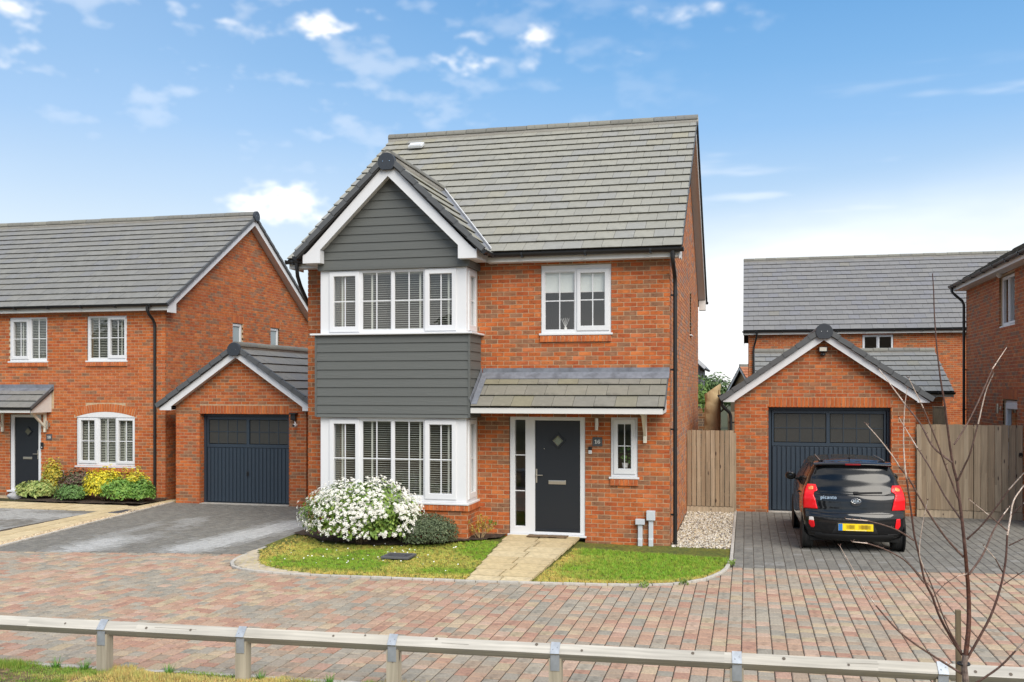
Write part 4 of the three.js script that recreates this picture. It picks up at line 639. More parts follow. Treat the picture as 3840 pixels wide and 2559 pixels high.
blockPaving(driveRight, { seed: 32, x0: 1.045, x1: 8.3, w: .152, lens: [.12, .16, .16, .24], pal: greyPal, z0: (x) => x < 1.69 || (x > 4.15 && x < 4.63) ? -4.995 : x < 4.2 ? -4.96 : -5.05, z1: driveR, y: .001, gap: .005, pick: (x, z, R) => R() < .03 ? 8 : R() * 6 | 0 });
const driveLeft = sheet('driveway', [[-11.6, -3.6], [-11.35, -1.6], [-11.1, .3], [-10.75, 3.0], [-6.6, 2.5], [-6.5, -3.6]], -.0055, sand);
const bloom = (x, z) => {   // white mineral bloom worn along the two wheel tracks
  const n = fbm2(x * 1.3 + 9, z * .5 + 3, 4096, 4, 91), t1 = Math.exp(-(((x + 7.55 + .12 * (z - 1)) / .42) ** 2)), t2 = Math.exp(-(((x + 9.5 - .08 * (z - 1)) / .5) ** 2));
  return (t1 * 1.15 * smooth(-2.6, -.6, z) * smooth(2.9, 1.9, z) + t2 * .85 * smooth(-2.4, .0, z)) * smooth(.25, .62, n);
};
const edgeLx = (z) => { const p = [[-3.6, -11.62], [-1.6, -11.36], [.3, -11.14], [3.1, -10.78]]; for (let i = 0; i < 3; i++) if (z <= p[i + 1][0]) return mix(p[i][1], p[i + 1][1], (z - p[i][0]) / (p[i + 1][0] - p[i][0])); return -10.75; };
blockPaving(driveLeft, { seed: 33, x0: -11.6, x1: -6.52, w: .127, lens: [.12, .16, .16, .24], pal: greyPal, z0: (x) => { for (let z = -3.5; z < 3; z += .05) if (edgeLx(z) < x) return x < -8.27 || z > -3.4 ? z : -3.5; return 3; }, z1: driveL, y: .001, gap: .005, pick: (x, z, R) => { const b = bloom(x, z) + (R() - .5) * .22; return b > .72 ? 9 : b > .5 ? 7 : b > .32 ? 6 : b > .18 ? 8 : R() * 6 | 0; } });
// the neighbour's parking bay further left
const bay2 = sheet('driveway', [[-20, -1.70], [-12.2, -1.70], [-12.02, 1.4], [-11.7, 4.0], [-20, 4.0]], -.0015, sand);
blockPaving(bay2, { seed: 34, x0: -16.9, x1: -12.0, w: .15, lens: [.16, .2, .24], pal: greyPal, z0: () => -1.70, z1: (x) => x > -12.2 ? (x + 12.2) * 17 - 1.5 : 3.3, y: .004, pick: (x, z, R) => { const b = fbm2(x * .5 + 3, z * 1.1, 4096, 3, 17) + (R() - .5) * .12; return b > .66 ? 7 : b > .58 ? 6 : b > .53 ? 8 : R() * 6 | 0; } });

// ---- flagstones ----
const slabPal = [[.64, .515, .305], [.67, .545, .33], [.62, .495, .29], [.68, .56, .345], [.63, .50, .285]].map((c) => std(c, .9, { map: T.conc }));
function slab(parent, x0, x1, z0, z1, h, R, tilt) {   // riven slab, edges slightly uneven
  const g = new RoundedBoxGeometry(x1 - x0 - .018, .04, z1 - z0 - .028, 1, .008), p = g.attributes.position; metres(g);
  for (let i = 0; i < p.count; i++) p.setXYZ(i, p.getX(i) + (hash(i, x0 * 99, 1) - .5) * .006, p.getY(i), p.getZ(i) + (hash(i, z0 * 99, 2) - .5) * .006);
  const m = part('paving_slab', g, slabPal[R() * 5 | 0], parent); m.position.set((x0 + x1) / 2, h((z0 + z1) / 2) - .02 + (R() - .5) * .004, (z0 + z1) / 2); m.rotation.x = tilt || 0; return m;
}
{
  const R = rng(61), rise = (z) => .022 + .024 * (3.58 - z), p = new THREE.Group(); p.name = 'path'; p.userData = { kind: 'structure' }; scene.add(p);
  part('path_bed', new THREE.BoxGeometry(.8, .03, 3.4).rotateX(.024).translate(-2.06, .008, 1.75), sand, p);
  const row = [.02, .58, 1.03, 1.48, 1.93, 2.38, 2.83, 3.26, 3.585];
  for (let i = 0; i < row.length - 1; i++) { const z0 = row[i], z1 = row[i + 1], sk = (z) => mix(-2.79, -2.50, z / 3.6), xe = (z) => mix(-1.50, -1.62, z / 3.6), zm = (z0 + z1) / 2, xm = (sk(zm) + xe(zm)) / 2 + (i % 2 ? .03 : -.04); slab(p, sk(zm), xm, z0, z1, rise, R, .024); slab(p, xm, xe(zm), z0, z1, rise, R, .024); }
  const q = new THREE.Group(); q.name = 'footpath'; q.userData = { kind: 'structure' }; scene.add(q);
  part('path_bed', poly([[-20, 2.95], [-11.7, 2.95], [-11.7, -.9], [-11.3, -3.6], [-12.6, -3.6], [-12.5, 1.2], [-20, 1.2]], .02).rotateX(-Math.PI / 2).translate(0, -.028, 0), sand, q);
  for (let x = -18; x < -12.3; x += .45) for (const [a, b] of [[-2.72, -2.22], [-2.22, -1.72]]) slab(q, x, Math.min(x + .45, -12.2), a, b, () => .012, R);
  for (let z = -2.6; z < 3.1; z += .45) { const xr = edgeLx(z + .22) - .22, xl = -12.2 + (z + 1.6) * .055; slab(q, xl, (xl + xr) / 2, z, z + .45, () => .014, R); slab(q, (xl + xr) / 2, xr, z, z + .45, () => .014, R); }
  for (let z = -3.95; z < -2.6; z += .45) slab(q, -11.95, -11.65, z, Math.min(z + .45, -2.6), () => .012, R);
}
// ---- concrete edging round the lawn ----
{
  const k = new THREE.Group(); k.name = 'edging'; k.userData = { kind: 'structure' }; scene.add(k);
  const curve = new THREE.CatmullRomCurve3(lawnEdge.map(([x, z]) => V(x, 0, z)), false, 'catmullrom', .3), n = Math.round(curve.getLength() / .3), R = rng(71), mats = [[.52, .49, .44], [.48, .455, .41], [.55, .52, .47]].map((c) => std(c, .9, { map: T.conc }));
  for (let i = 0; i < n; i++) { const a = curve.getPointAt(i / n), b = curve.getPointAt((i + 1) / n), d = b.clone().sub(a), L = d.length(); const m = part('edging_stone', metres(new RoundedBoxGeometry(.055, .12, L - .008, 1, .008)), mats[R() * 3 | 0], k); m.position.set((a.x + b.x) / 2, -.032 + (R() - .5) * .006, (a.z + b.z) / 2); m.rotation.y = Math.atan2(d.x, d.z); }
  for (let z = -4.95; z < 1.2; z += .92) { const m = part('edging_stone', metres(new RoundedBoxGeometry(.05, .12, .9, 1, .008)), mats[R() * 3 | 0], k); m.position.set(1.015, -.03, z + .46); }
  for (let z = -3.5; z < 2.9; z += .92) { const a = V(edgeLx(z), 0, z), b = V(edgeLx(z + .92), 0, z + .92); const m = part('edging_stone', metres(new RoundedBoxGeometry(.05, .12, .91, 1, .008)), mats[R() * 3 | 0], k); m.position.set((a.x + b.x) / 2 - .0, -.035, (a.z + b.z) / 2); m.rotation.y = Math.atan2(b.x - a.x, b.z - a.z); }
  const v = new THREE.Group(); v.name = 'kerb'; v.userData = { kind: 'structure' }; scene.add(v);
  for (let x = -13; x < 8; x += .92) { const m = part('kerb_stone', metres(new RoundedBoxGeometry(.905, .16, .06, 1, .01)), mats[R() * 3 | 0], v); m.position.set(x + .46, -.045 + (R() - .5) * .006, vergeZ(x + .46) + .035); m.rotation.y = .052; }
}
// ---- lawn, planting bed, gravel, verge ----
const lawnH = (x, z) => .006 + .07 * smooth(-1.2, -2.6, x) * smooth(3.2, .4, z) + .02 * fbm2(x * 1.5 + 9, z * 1.5 + 4, 4096, 2, 13) * smooth(0, .5, 3.7 - z);
function inside(x, z, pts) { let c = false; for (let i = 0, j = pts.length - 1; i < pts.length; j = i++) { const [a, b] = pts[i], [p, q] = pts[j]; if ((b > z) !== (q > z) && x < (p - a) * (z - b) / (q - b) + a) c = !c; } return c; }
function turfSheet(name, pts, hf, mat, step = .12) {
  const xs = pts.map((p) => p[0]), zs = pts.map((p) => p[1]), x0 = Math.min(...xs), x1 = Math.max(...xs), z0 = Math.min(...zs), z1 = Math.max(...zs), f = [], uv = [];
  for (let x = x0; x < x1; x += step) for (let z = z0; z < z1; z += step) if (inside(x + step / 2, z + step / 2, pts)) for (const [a, b] of [[0, 0], [0, 1], [1, 1], [0, 0], [1, 1], [1, 0]]) { const X = x + a * step, Z = z + b * step; f.push(X, hf(X, Z), Z); uv.push(X * .6, Z * .6); }
  const g = new THREE.BufferGeometry(); g.setAttribute('position', new THREE.Float32BufferAttribute(f, 3)); g.setAttribute('uv', new THREE.Float32BufferAttribute(uv, 2)); g.computeVertexNormals(); return structure(name, g, mat);
}
const turfMat = std([.27, .29, .085], 1, { map: T.turf, bumpMap: T.soil, bumpScale: .02 });
turfSheet('lawn', lawnEdge.map(([x, z]) => [x + (x < -6 ? .03 : x > .5 ? -.03 : 0), z - .03]).concat([[1.0, -.1]]), (x, z) => lawnH(x, z) - .012, turfMat, .1);
const bladeGeo = (() => { const f = [], R = rng(3); for (let i = 0; i < 6; i++) { const a = R() * 6.283, r = R() * .022, x = Math.cos(a) * r, z = Math.sin(a) * r, w = .0032, b = R() * 6.283, h = .65 + .35 * R(), l = .45 * (R() - .3); const dx = Math.cos(b) * w, dz = Math.sin(b) * w, ox = Math.cos(b + 1.4) * l * .03, oz = Math.sin(b + 1.4) * l * .03; f.push(x - dx, 0, z - dz, x + dx, 0, z + dz, x + ox * 2, .034 * h, z + oz * 2); } const g = new THREE.BufferGeometry(); g.setAttribute('position', new THREE.Float32BufferAttribute(f, 3)); g.computeVertexNormals(); return g; })();
function grass(name, label, spots, colour, seed, size = 1) {
  const R = rng(seed), m = new THREE.InstancedMesh(bladeGeo, new THREE.MeshStandardMaterial({ color: 0xffffff, roughness: .75, side: THREE.DoubleSide }), spots.length), q = new THREE.Quaternion(), mt = new THREE.Matrix4(), c = new THREE.Color();
  spots.forEach(([x, y, z, k = 1], i) => { const s = size * (.7 + .7 * R()) * k; q.setFromEuler(new THREE.Euler((R() - .5) * .5, R() * 6.283, (R() - .5) * .5)); mt.compose(V(x, y, z), q, V(size * (.8 + .5 * R()), s, size * (.8 + .5 * R()))); m.setMatrixAt(i, mt); m.setColorAt(i, colour(x, z, R, c)); });
  m.name = name; m.userData = { kind: 'stuff', label, category: 'grass' }; scene.add(m); return m;
}
const inPath = (x, z) => x > mix(-2.8, -2.5, z / 3.6) - .02 && x < mix(-1.49, -1.61, z / 3.6) + .02;
const bedL = (x, z) => x > -6.5 && x < -2.75 && z < 1.38 + .12 * Math.sin(x * 2.1) - .75 * smooth(-3.9, -2.9, x) - .6 * smooth(-5.5, -6.3, x);
{
  const R = rng(81), sp = [], yl = (x, z) => fbm2(x * 1.1 + 3, z * 1.3 + 8, 4096, 3, 19);
  for (let i = 0; i < 30000; i++) { const x = mix(-6.5, 1.0, R()), z = mix(-.08, 3.75, R()); if (!inside(x, z, lawnEdge) || inPath(x, z) || bedL(x, z) || (x > -4.2 && x < -3.72 && z > 2.06 && z < 2.42) || (x > 0 && z < .05)) continue; const e = Math.min(edgeZ(x) - z, x + 6.45); if (x < -4.9 && e < .55 && R() > e / .55) continue; if (R() < smooth(.2, 0, e) * .8) continue; if (x > -1.5 && x < -.2 && z < .28 && R() < .7) continue; sp.push([x, lawnH(x, z) - .012, z, x > -1.4 ? 1.15 : .85]); }
  grass('lawn_grass', 'short grass of the front lawn, green with straw-coloured edges', sp, (x, z, Q, c) => {
    const e = Math.min(edgeZ(x) - z, x + 6.4, (x > -1.6 ? x + 1.55 : 9) + .25), right = smooth(-1.6, -.6, x), y = clamp(1.25 * smooth(.62 - .25 * right, .1, e) + (1 - .75 * right) * smooth(.44, .70, yl(x, z)) * .7 + (Q() - .5) * .5);
    return c.setRGB(mix(.20, .58, y) * (.8 + .4 * Q()), mix(.36, .47, y) * (.85 + .3 * Q()), mix(.02, .115, y));
  }, 82, 1.05);
  const dz = new THREE.InstancedMesh(new THREE.CircleGeometry(.011, 7).rotateX(-Math.PI / 2), std([.8, .8, .78], .8), 46), mt = new THREE.Matrix4(); for (let i = 0; i < 46; i++) { const x = mix(-5.8, -2.8, R()), z = mix(1.4, 3.2, R()); mt.makeRotationX((R()) * .8).setPosition(x, lawnH(x, z) + .03, z); dz.setMatrixAt(i, mt); } dz.name = 'lawn_daisies'; dz.userData = { kind: 'stuff', label: 'tiny white daisies dotted over the lawn', category: 'flowers' }; scene.add(dz);
}
turfSheet('bare_soil', [[-6.44, 2.15], [-6.38, 2.85], [-6.22, 3.22], [-5.98, 3.46], [-5.6, 3.63], [-5.1, 3.69], [-4.5, 3.69], [-5.3, 3.5], [-5.75, 3.25], [-6.05, 2.8], [-6.25, 2.4]], (x, z) => lawnH(x, z) + .006, std([.56, .48, .36], 1, { map: T.conc }), .05);
turfSheet('planting_bed', [[-6.47, -.05], [-2.80, -.05], [-2.78, .35], [-3.1, .75], [-3.9, 1.28], [-4.6, 1.5], [-5.6, 1.35], [-6.1, .95], [-6.46, .8]], (x, z) => lawnH(x, z) + .012 + .025 * fbm2(x * 9, z * 9, 4096, 3, 5), M.soil, .06);
turfSheet('planting_bed', [[-15.4, -3.95], [-11.98, -3.95], [-12.0, -2.85], [-13.1, -2.66], [-14.2, -2.68], [-15.3, -2.85]], (x, z) => .03 + .03 * fbm2(x * 9, z * 9, 4096, 3, 5), M.soil, .08);
sheet('gravel_bed', [[0, .02], [.99, .02], [.99, -4.6], [0, -4.6]], -.005, std([.15, .125, .09], 1, { map: T.soil }));
function pebbles(name, label, n, place, seed, s0, s1, tan) {
  const R = rng(seed), g = new THREE.IcosahedronGeometry(1, 0), m = new THREE.InstancedMesh(g, std([1, 1, 1], .85), n), mt = new THREE.Matrix4(), q = new THREE.Quaternion(), c = new THREE.Color(), pal = tan ? [[.52, .40, .25], [.60, .48, .32], [.44, .32, .19], [.36, .27, .17], [.58, .47, .30], [.50, .42, .30], [.66, .56, .42], [.30, .22, .14]] : [[.50, .44, .34], [.62, .57, .48], [.36, .28, .18], [.20, .165, .125], [.52, .44, .30], [.42, .395, .35], [.70, .66, .60], [.12, .10, .08]];
  for (let i = 0; i < n; i++) { const [x, y, z] = place(R), s = mix(s0, s1, R()); q.setFromEuler(new THREE.Euler(R() * 6, R() * 6, R() * 6)); mt.compose(V(x, y + R() * s0 * .6, z), q, V(s * (.8 + .6 * R()), s * (.5 + .4 * R()), s)); m.setMatrixAt(i, mt); const k = pal[R() * 8 | 0]; m.setColorAt(i, c.setRGB(...k)); }
  m.name = name; m.userData = { kind: 'stuff', label, category: 'gravel' }; scene.add(m);
}
pebbles('gravel', 'pale mixed gravel between the house wall and the driveway edging', 9000, (R) => [mix(.03, .985, R()), .004, mix(-4.58, .08, R())], 5, .011, .024);
pebbles('gravel_strip', 'band of tan gravel along the edge of the left driveway', 3500, (R) => { const z = mix(-3.3, 3.1, R()); return [edgeLx(z) - .03 - R() * .17, .006, z]; }, 6, .011, .02, true);
// grass verge at the foot of the rail
{
  const v = [[-14, vergeZ(-14) + .07], [10, vergeZ(10) + .07], [12, 22], [-16, 22]], h = (x, z) => .0 + .05 * smooth(0, .5, z - vergeZ(x)) + .05 * fbm2(x * 2, z * 2, 4096, 3, 23);
  turfSheet('verge', v, h, std([.34, .27, .14], 1, { map: T.soil, bumpMap: T.soil, bumpScale: .03 }), .14);
  const R = rng(83), sp = []; for (let i = 0; i < 24000; i++) { const x = mix(-7, 3.4, R() ** .8), z = vergeZ(x) + .02 + R() * 1.1; if (fbm2(x * 3, z * 3, 4096, 2, 29) < .38 && R() < .8) continue; sp.push([x, h(x, z) - .01, z, .8 + 1.1 * smooth(.55, .75, fbm2(x * 1.6 + 4, z * 1.6, 4096, 2, 37))]); }
  grass('verge_grass', 'rough dry grass along the foot of the knee rail', sp, (x, z, Q, c) => { const y = clamp(1.3 * smooth(.34, .58, fbm2(x * 1.4 + 2, z * 1.8 + 6, 4096, 3, 43)) + (Q() - .5) * .6); return c.setRGB(mix(.15, .50, y) * (.8 + .4 * Q()), mix(.26, .41, y) * (.85 + .3 * Q()), mix(.025, .13, y)); }, 84, 1.25);
  for (const [x, n] of [[-5.05, 'beside the kerb near the first post'], [-4.75, 'against the kerb'], [-3.9, 'between two rail posts'], [-3.0, 'just beyond the second post'], [-2.35, 'by the road edge under the rail']]) {
    const t = thing('grass_tuft', `bright green tuft of grass ${n}`, 'grass tuft', 'tufts along the kerb'), q = [], z = vergeZ(x) + .10; for (let i = 0; i < 46; i++) { const a = R() * 6.28, l = .05 + .07 * R(), b = .3 + .5 * R(); const g = new THREE.BufferGeometry(); const dx = Math.cos(a), dz = Math.sin(a); g.setAttribute('position', new THREE.Float32BufferAttribute([-dz * .004, 0, dx * .004, dz * .004, 0, -dx * .004, dx * l * b, l, dz * l * b], 3)); g.setAttribute('uv', new THREE.Float32BufferAttribute([0, 0, 1, 0, .5, 1], 2)); g.computeVertexNormals(); g.translate(dx * .03 * R(), 0, dz * .03 * R()); q.push(g); }
    part('blades', q, std([.10, .26, .03], .7, { side: THREE.DoubleSide }), t); t.position.set(x, .02, z);
  }
}
// ================= fences and rail =================
const boardMats = [[.42, .335, .235], [.38, .30, .21], [.46, .375, .27], [.35, .27, .185], [.41, .315, .21]].map((c) => std(c, .85, { map: T.grain }));
function closeBoard(label, a, b, y0, y1, tone = 1, w = .105, seed = 1, gap = -.018) {   // feather-edge boards lapping sideways, gravel board below
  const t = thing('board_fence', label, 'fence'), d = b.clone().sub(a), L = d.length(), R = rng(seed), n = Math.round(L / w), mats = boardMats.map((m) => { const c = m.clone(); c.color.multiplyScalar(tone * 1.05); return c; });
  t.position.copy(a); t.rotation.y = -Math.atan2(d.z, d.x);
  for (let i = 0; i < n; i++) {
    const x = i * L / n, h = y1 - y0 - .16 + (R() - .5) * .012, g = new THREE.BoxGeometry(w - gap, h, .014), p = g.attributes.position, uv = g.attributes.uv, o = R();
    for (let k = 0; k < p.count; k++) { p.setZ(k, p.getZ(k) + .028 * (p.getX(k) / w + .5)); uv.setXY(k, (p.getX(k) + o * 3), (p.getY(k) * .5 + o * 7)); } g.computeVertexNormals();
    const m = part('board', g, mats[R() * 5 | 0], t); m.position.set(x + w / 2, y0 + .16 + h / 2, .01); m.rotation.z = (R() - .5) * .006;
  }
  const gb = part('gravel_board', bx(0, L, y0, y0 + .15, -.004, .02), mats[2], t);
  for (const y of [y0 + .4, (y0 + y1) / 2 + .1, y1 - .3]) part('arris_rail', bx(0, L, y - .035, y + .035, -.075, -.012), mats[1], t);
  for (let x = 0; x <= L + .01; x += L / Math.max(1, Math.round(L / 1.8))) part('fence_post', bx(x - .045, x + .045, y0 - .2, y1 - .06, -.17, -.08), mats[3], t);
  return t;
}
closeBoard('weathered close-board fence panel between the house and the garage', V(.01, 0, -4.62), V(.985, 0, -4.62), -.02, 1.745, 1.2, .1, 11, .014);
closeBoard('greyish close-board fence beside the car, joined to the garage pier', V(4.64, 0, -4.95), V(5.70, 0, -4.93), .0, 1.90, 1.15, .092, 12, .008);
closeBoard('browner close-board gate fence beyond the grey one, with a round latch', V(5.71, .0, -4.90), V(7.6, .0, -4.78), .0, 1.895, 1.05, .125, 13, .008);
{ const l = thing('gate_latch', 'black round latch ring on the brown fence boards', 'latch'); part('plate', new THREE.CylinderGeometry(.035, .035, .012, 16).rotateX(Math.PI / 2), M.black, l); part('ring', new THREE.TorusGeometry(.035, .007, 8, 18).translate(0, -.02, .016), M.black, l); l.position.set(6.55, 1.32, -4.80); }
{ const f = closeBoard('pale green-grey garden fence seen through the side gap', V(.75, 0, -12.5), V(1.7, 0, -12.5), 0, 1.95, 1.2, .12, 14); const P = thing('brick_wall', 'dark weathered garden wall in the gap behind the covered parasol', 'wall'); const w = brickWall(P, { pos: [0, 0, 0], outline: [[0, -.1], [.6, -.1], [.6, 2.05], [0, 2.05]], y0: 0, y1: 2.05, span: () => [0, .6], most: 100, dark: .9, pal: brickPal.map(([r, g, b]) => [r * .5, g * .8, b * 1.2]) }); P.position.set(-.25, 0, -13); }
// tan quilted cover over a folded parasol
{
  const t = thing('parasol_cover', 'tall tan quilted cover over a folded parasol behind the side fence', 'cover'), f = [], uv = [], nx = 40, ny = 60, at = (i, j) => { const a = i / nx * 2 * Math.PI, v = j / ny, y = v * (2.62 + .13 * Math.cos(a)), n = fbm2(a * 2.2 + 4, y * 6, 4096, 3, 7), quilt = .012 * Math.abs(Math.sin(y * 11 + Math.sin(a * 2) * .6)), r = (.205 - .03 * v + .02 * Math.sin(y * 2.2)) * (j === 0 ? .9 : 1) + .03 * (n - .5) + quilt; return [Math.cos(a) * r * 1.05, y, Math.sin(a) * r * .8]; };
  for (let j = 0; j < ny; j++) for (let i = 0; i < nx; i++) for (const [p, q] of [[0, 0], [0, 1], [1, 1], [0, 0], [1, 1], [1, 0]]) { f.push(...at(i + p, j + q)); uv.push((i + p) / nx, (j + q) / ny); }
  const top = at(0, ny); for (let i = 0; i < nx; i++) { f.push(...at(i, ny), 0, 2.60, 0, ...at(i + 1, ny)); uv.push(0, 0, 0, 0, 0, 0); }
  const g = new THREE.BufferGeometry(); g.setAttribute('position', new THREE.Float32BufferAttribute(f, 3)); g.setAttribute('uv', new THREE.Float32BufferAttribute(uv, 2)); g.computeVertexNormals();
  part('fabric', g, std([.50, .38, .21], .75, { side: THREE.DoubleSide }), t); part('pole', rod(V(0, -.05, 0), V(0, 2.5, 0), .025), M.black, t); part('seam', rod(V(.17, .1, .1), V(.155, 2.6, .08), .012), std([.25, .17, .08], .8), t); t.position.set(.46, 0, -7.0);
}
// knee rail: square rails turned on edge, held to posts by galvanised straps
{
  const t = thing('knee_rail', 'low weathered timber knee rail with galvanised straps along the road', 'fence'), R = rng(17);
  const wood = [[.62, .61, .565], [.585, .575, .53], [.60, .585, .53]].map((c) => std(c, .85, { map: T.grain })), pw = [[.52, .475, .37], [.48, .44, .35]].map((c) => std(c, .9, { map: T.grain }));
  const px = [-6.02, -4.50, -3.13, -1.725, -.31, 1.166, 2.72, 4.3], pz = (x) => 8.53 - .047 * (x + 4.5), h = .435;
  px.forEach((x, i) => {
    const z = pz(x), s = .052, g = new THREE.BoxGeometry(s * 2, .62, s * 2), p = g.attributes.position, uv = g.attributes.uv;
    for (let k = 0; k < p.count; k++) uv.setXY(k, (p.getX(k) + p.getZ(k)) + i * .37, p.getY(k) * .5 + i * .21);
    const m = part('post', g, pw[i % 2], t); m.position.set(x, h - .075 - .31 + .03, z); m.rotation.y = .047 + (R() - .5) * .03;
    const o = .0735, st = grp('strap', t); st.position.set(x, h, z); st.rotation.y = .047; const sw = .038, th = .003;
    part('saddle', [bar(V(0, .002, o + .004), V(0, o + .006, 0), sw * 2, th), bar(V(0, o + .006, 0), V(0, .002, -o - .004), sw * 2, th)], M.galv, st);
    part('leg_plate', bx(-sw, sw, -.145, .004, o - .016, o - .012).translate(0, 0, -.004), M.galv, st); part('leg_plate', bx(-sw, sw, -.145, .004, -o + .012, -o + .016), M.galv, st);
    part('bolts', [new THREE.SphereGeometry(.007, 8, 6).translate(-.015, .03, .05), new THREE.SphereGeometry(.007, 8, 6).translate(.02, .045, .034)], M.galv, st);
  });
  for (let i = 0; i < px.length - 1; i++) {
    const a = V(px[i] + .004, h, pz(px[i])), b = V(px[i + 1] - .004, h, pz(px[i + 1])), L = a.distanceTo(b), n = 22, q = .104, g = new THREE.BoxGeometry(L, q, q, n, 2, 2), p = g.attributes.position, uv = g.attributes.uv;
    for (let k = 0; k < p.count; k++) { const y = p.getY(k), z = p.getZ(k), e = Math.abs(y) > .05 && Math.abs(z) > .05 ? .93 : 1; p.setY(k, y * e); p.setZ(k, z * e); uv.setXY(k, (y + z) * 1.0 + i * .31, p.getX(k) * .5 + i * .17); } g.rotateX(Math.PI / 4); g.computeVertexNormals();
    const m = part('rail', g, wood[i % 3], t); m.position.copy(a).lerp(b, .5); m.rotation.y = Math.atan2(-(b.z - a.z), b.x - a.x);
    for (let k = 0; k < 2; k++) { const c = part('knot', new THREE.CircleGeometry(.009 + .006 * R(), 10), std([.12, .10, .08], .9), m); const f = .012 + .04 * R(); c.position.set((R() - .5) * L * .85, .0741 - f, f + .0012); c.rotation.x = -Math.PI / 4; }
    for (let k = 0; k < (i % 2 ? 1 : 0); k++) { const x = (R() - .5) * L * .6, l = .2 + .35 * R(), c = part('crack', bx(-l / 2, l / 2, -.0008, .0008, -.001, .001), std([.2, .18, .15], 1), m), f = .015 + .035 * R(); c.position.set(x, .0741 - f, f + .001); c.rotation.set(-Math.PI / 4, 0, (R() - .5) * .05); }
  }
  rebase(t, -1, 0, 8.4);
}
// ================= small fixtures =================
function wallLamp(label, x, y, z, turn = 0) { const t = thing('wall_lamp', label, 'lamp'); part('tube', new THREE.CylinderGeometry(.032, .032, .2, 18, 1).translate(0, 0, .075), M.steel, t); part('backplate', rbx(-.03, .03, -.05, .05, 0, .02, .005), M.steel, t); part('arm', bx(-.012, .012, -.015, .015, .02, .045), M.steel, t); t.position.set(x, y, z); t.rotation.y = turn; return t; }
wallLamp('steel tube wall lamp beside the narrow window under the long canopy', -1.221, 2.03, .004); wallLamp('steel tube wall lamp beside the short canopy bracket of the left house', -15.33, 1.74, -3.996); wallLamp('steel up-and-down wall lamp on the shaded side wall right of the car', 6.596, 2.2, -6.5, -Math.PI / 2);
const font = await new FontLoader().loadAsync('fonts/droid/droid_serif_bold.typeface.json'), sans = await new FontLoader().loadAsync('fonts/droid/droid_sans_bold.typeface.json');
function text(s, f, size, depth) { const g = new TextGeometry(s, { font: f, size, depth, curveSegments: 4 }); g.computeBoundingBox(); const b = g.boundingBox; return g.translate(-(b.min.x + b.max.x) / 2, -(b.min.y + b.max.y) / 2, 0); }
function plaque(n, x, y, z, w) { const t = thing('house_number', n === '16' ? 'slate number plaque reading 16 between the front door and the narrow window' : 'slate number plaque reading 18 under the bracketed door canopy of the left house', 'number sign'); part('slate', rbx(-w / 2, w / 2, -w * .46, w * .46, 0, .012, .004), std([.075, .08, .088], .7, { map: T.conc }), t); part('digits', text(n, font, w * .4, .003).translate(0, 0, .0115), M.white, t); part('screws', [-1, 1].map((m) => new THREE.CylinderGeometry(.004, .004, .006, 8).rotateX(Math.PI / 2).translate(m * w * .44, 0, .013)), M.chrome, t); t.position.set(x, y, z); }
plaque('16', -1.219, 1.731, .004, .168); plaque('18', -15.33, 1.441, -3.996, .165);
{ const t = thing('doorbell', 'video doorbell, black above and white below, beside the 16 plaque', 'doorbell'); part('camera_half', rbx(-.032, .032, .0, .062, 0, .025, .008), M.black, t); part('button_half', rbx(-.03, .03, -.062, -.002, 0, .022, .008), M.upvc, t); part('button', new THREE.CylinderGeometry(.014, .014, .006, 14).rotateX(Math.PI / 2).translate(0, -.032, .023), M.greybox, t); t.position.set(-1.34, 1.585, .003); t.rotation.y = -.12; }
{ const t = thing('doorbell', 'all-black doorbell by the front door with the 18 plaque', 'doorbell'); part('body', rbx(-.04, .04, -.08, .08, 0, .025, .008), M.black, t); part('button', new THREE.CylinderGeometry(.015, .015, .006, 14).rotateX(Math.PI / 2).translate(0, -.04, .026), M.greybox, t); t.position.set(-15.53, 1.23, -3.997); }
for (const [x, w, y0, y1, lb] of [[-.49, .155, .355, .447, 'shorter wide grey meter pipe box on the front wall by the downpipe'], [-.311, .145, .43, .592, 'taller square grey meter pipe box on the front wall by the downpipe']]) {
  const t = thing('service_duct', lb, 'utility box'); part('box', rbx(-w / 2, w / 2, y0, y1, 0, .09, .008), M.greybox, t); part('duct', rbx(-.038, .038, .12, y0 - .001, 0, .06, .01), M.greybox, t); part('duct_foot', rbx(-.038, .038, -.06, .118, .002, .075, .012), M.greybox, t); part('collar', rbx(-.041, .041, .105, .13, 0, .064, .006), M.greybox, t); t.position.set(x, 0, .003);
}
{ const t = thing('service_duct', 'grey meter duct leaning out of the shrubs of the left-hand bed', 'utility box'); part('box', rbx(-.09, .09, .42, .62, 0, .08, .01), M.greybox, t); part('duct', rod(V(.02, .42, .04), V(-.13, 0, .1), .035), M.greybox, t); t.position.set(-14.99, .02, -3.99); }
{ const t = thing('stone', 'pale grey rock at the end of the left-hand planting bed', 'stone'); const g = new THREE.IcosahedronGeometry(.17, 2), p = g.attributes.position; for (let i = 0; i < p.count; i++) { const k = .8 + .4 * vn3(p.getX(i) * 9, p.getY(i) * 9, p.getZ(i) * 9, 4); p.setXYZ(i, p.getX(i) * 1.25 * k, p.getY(i) * .6 * k, p.getZ(i) * k); } g.computeVertexNormals(); part('rock', g, std([.42, .42, .43], .9, { map: T.conc }), t); t.position.set(-15.62, .08, -3.25); }
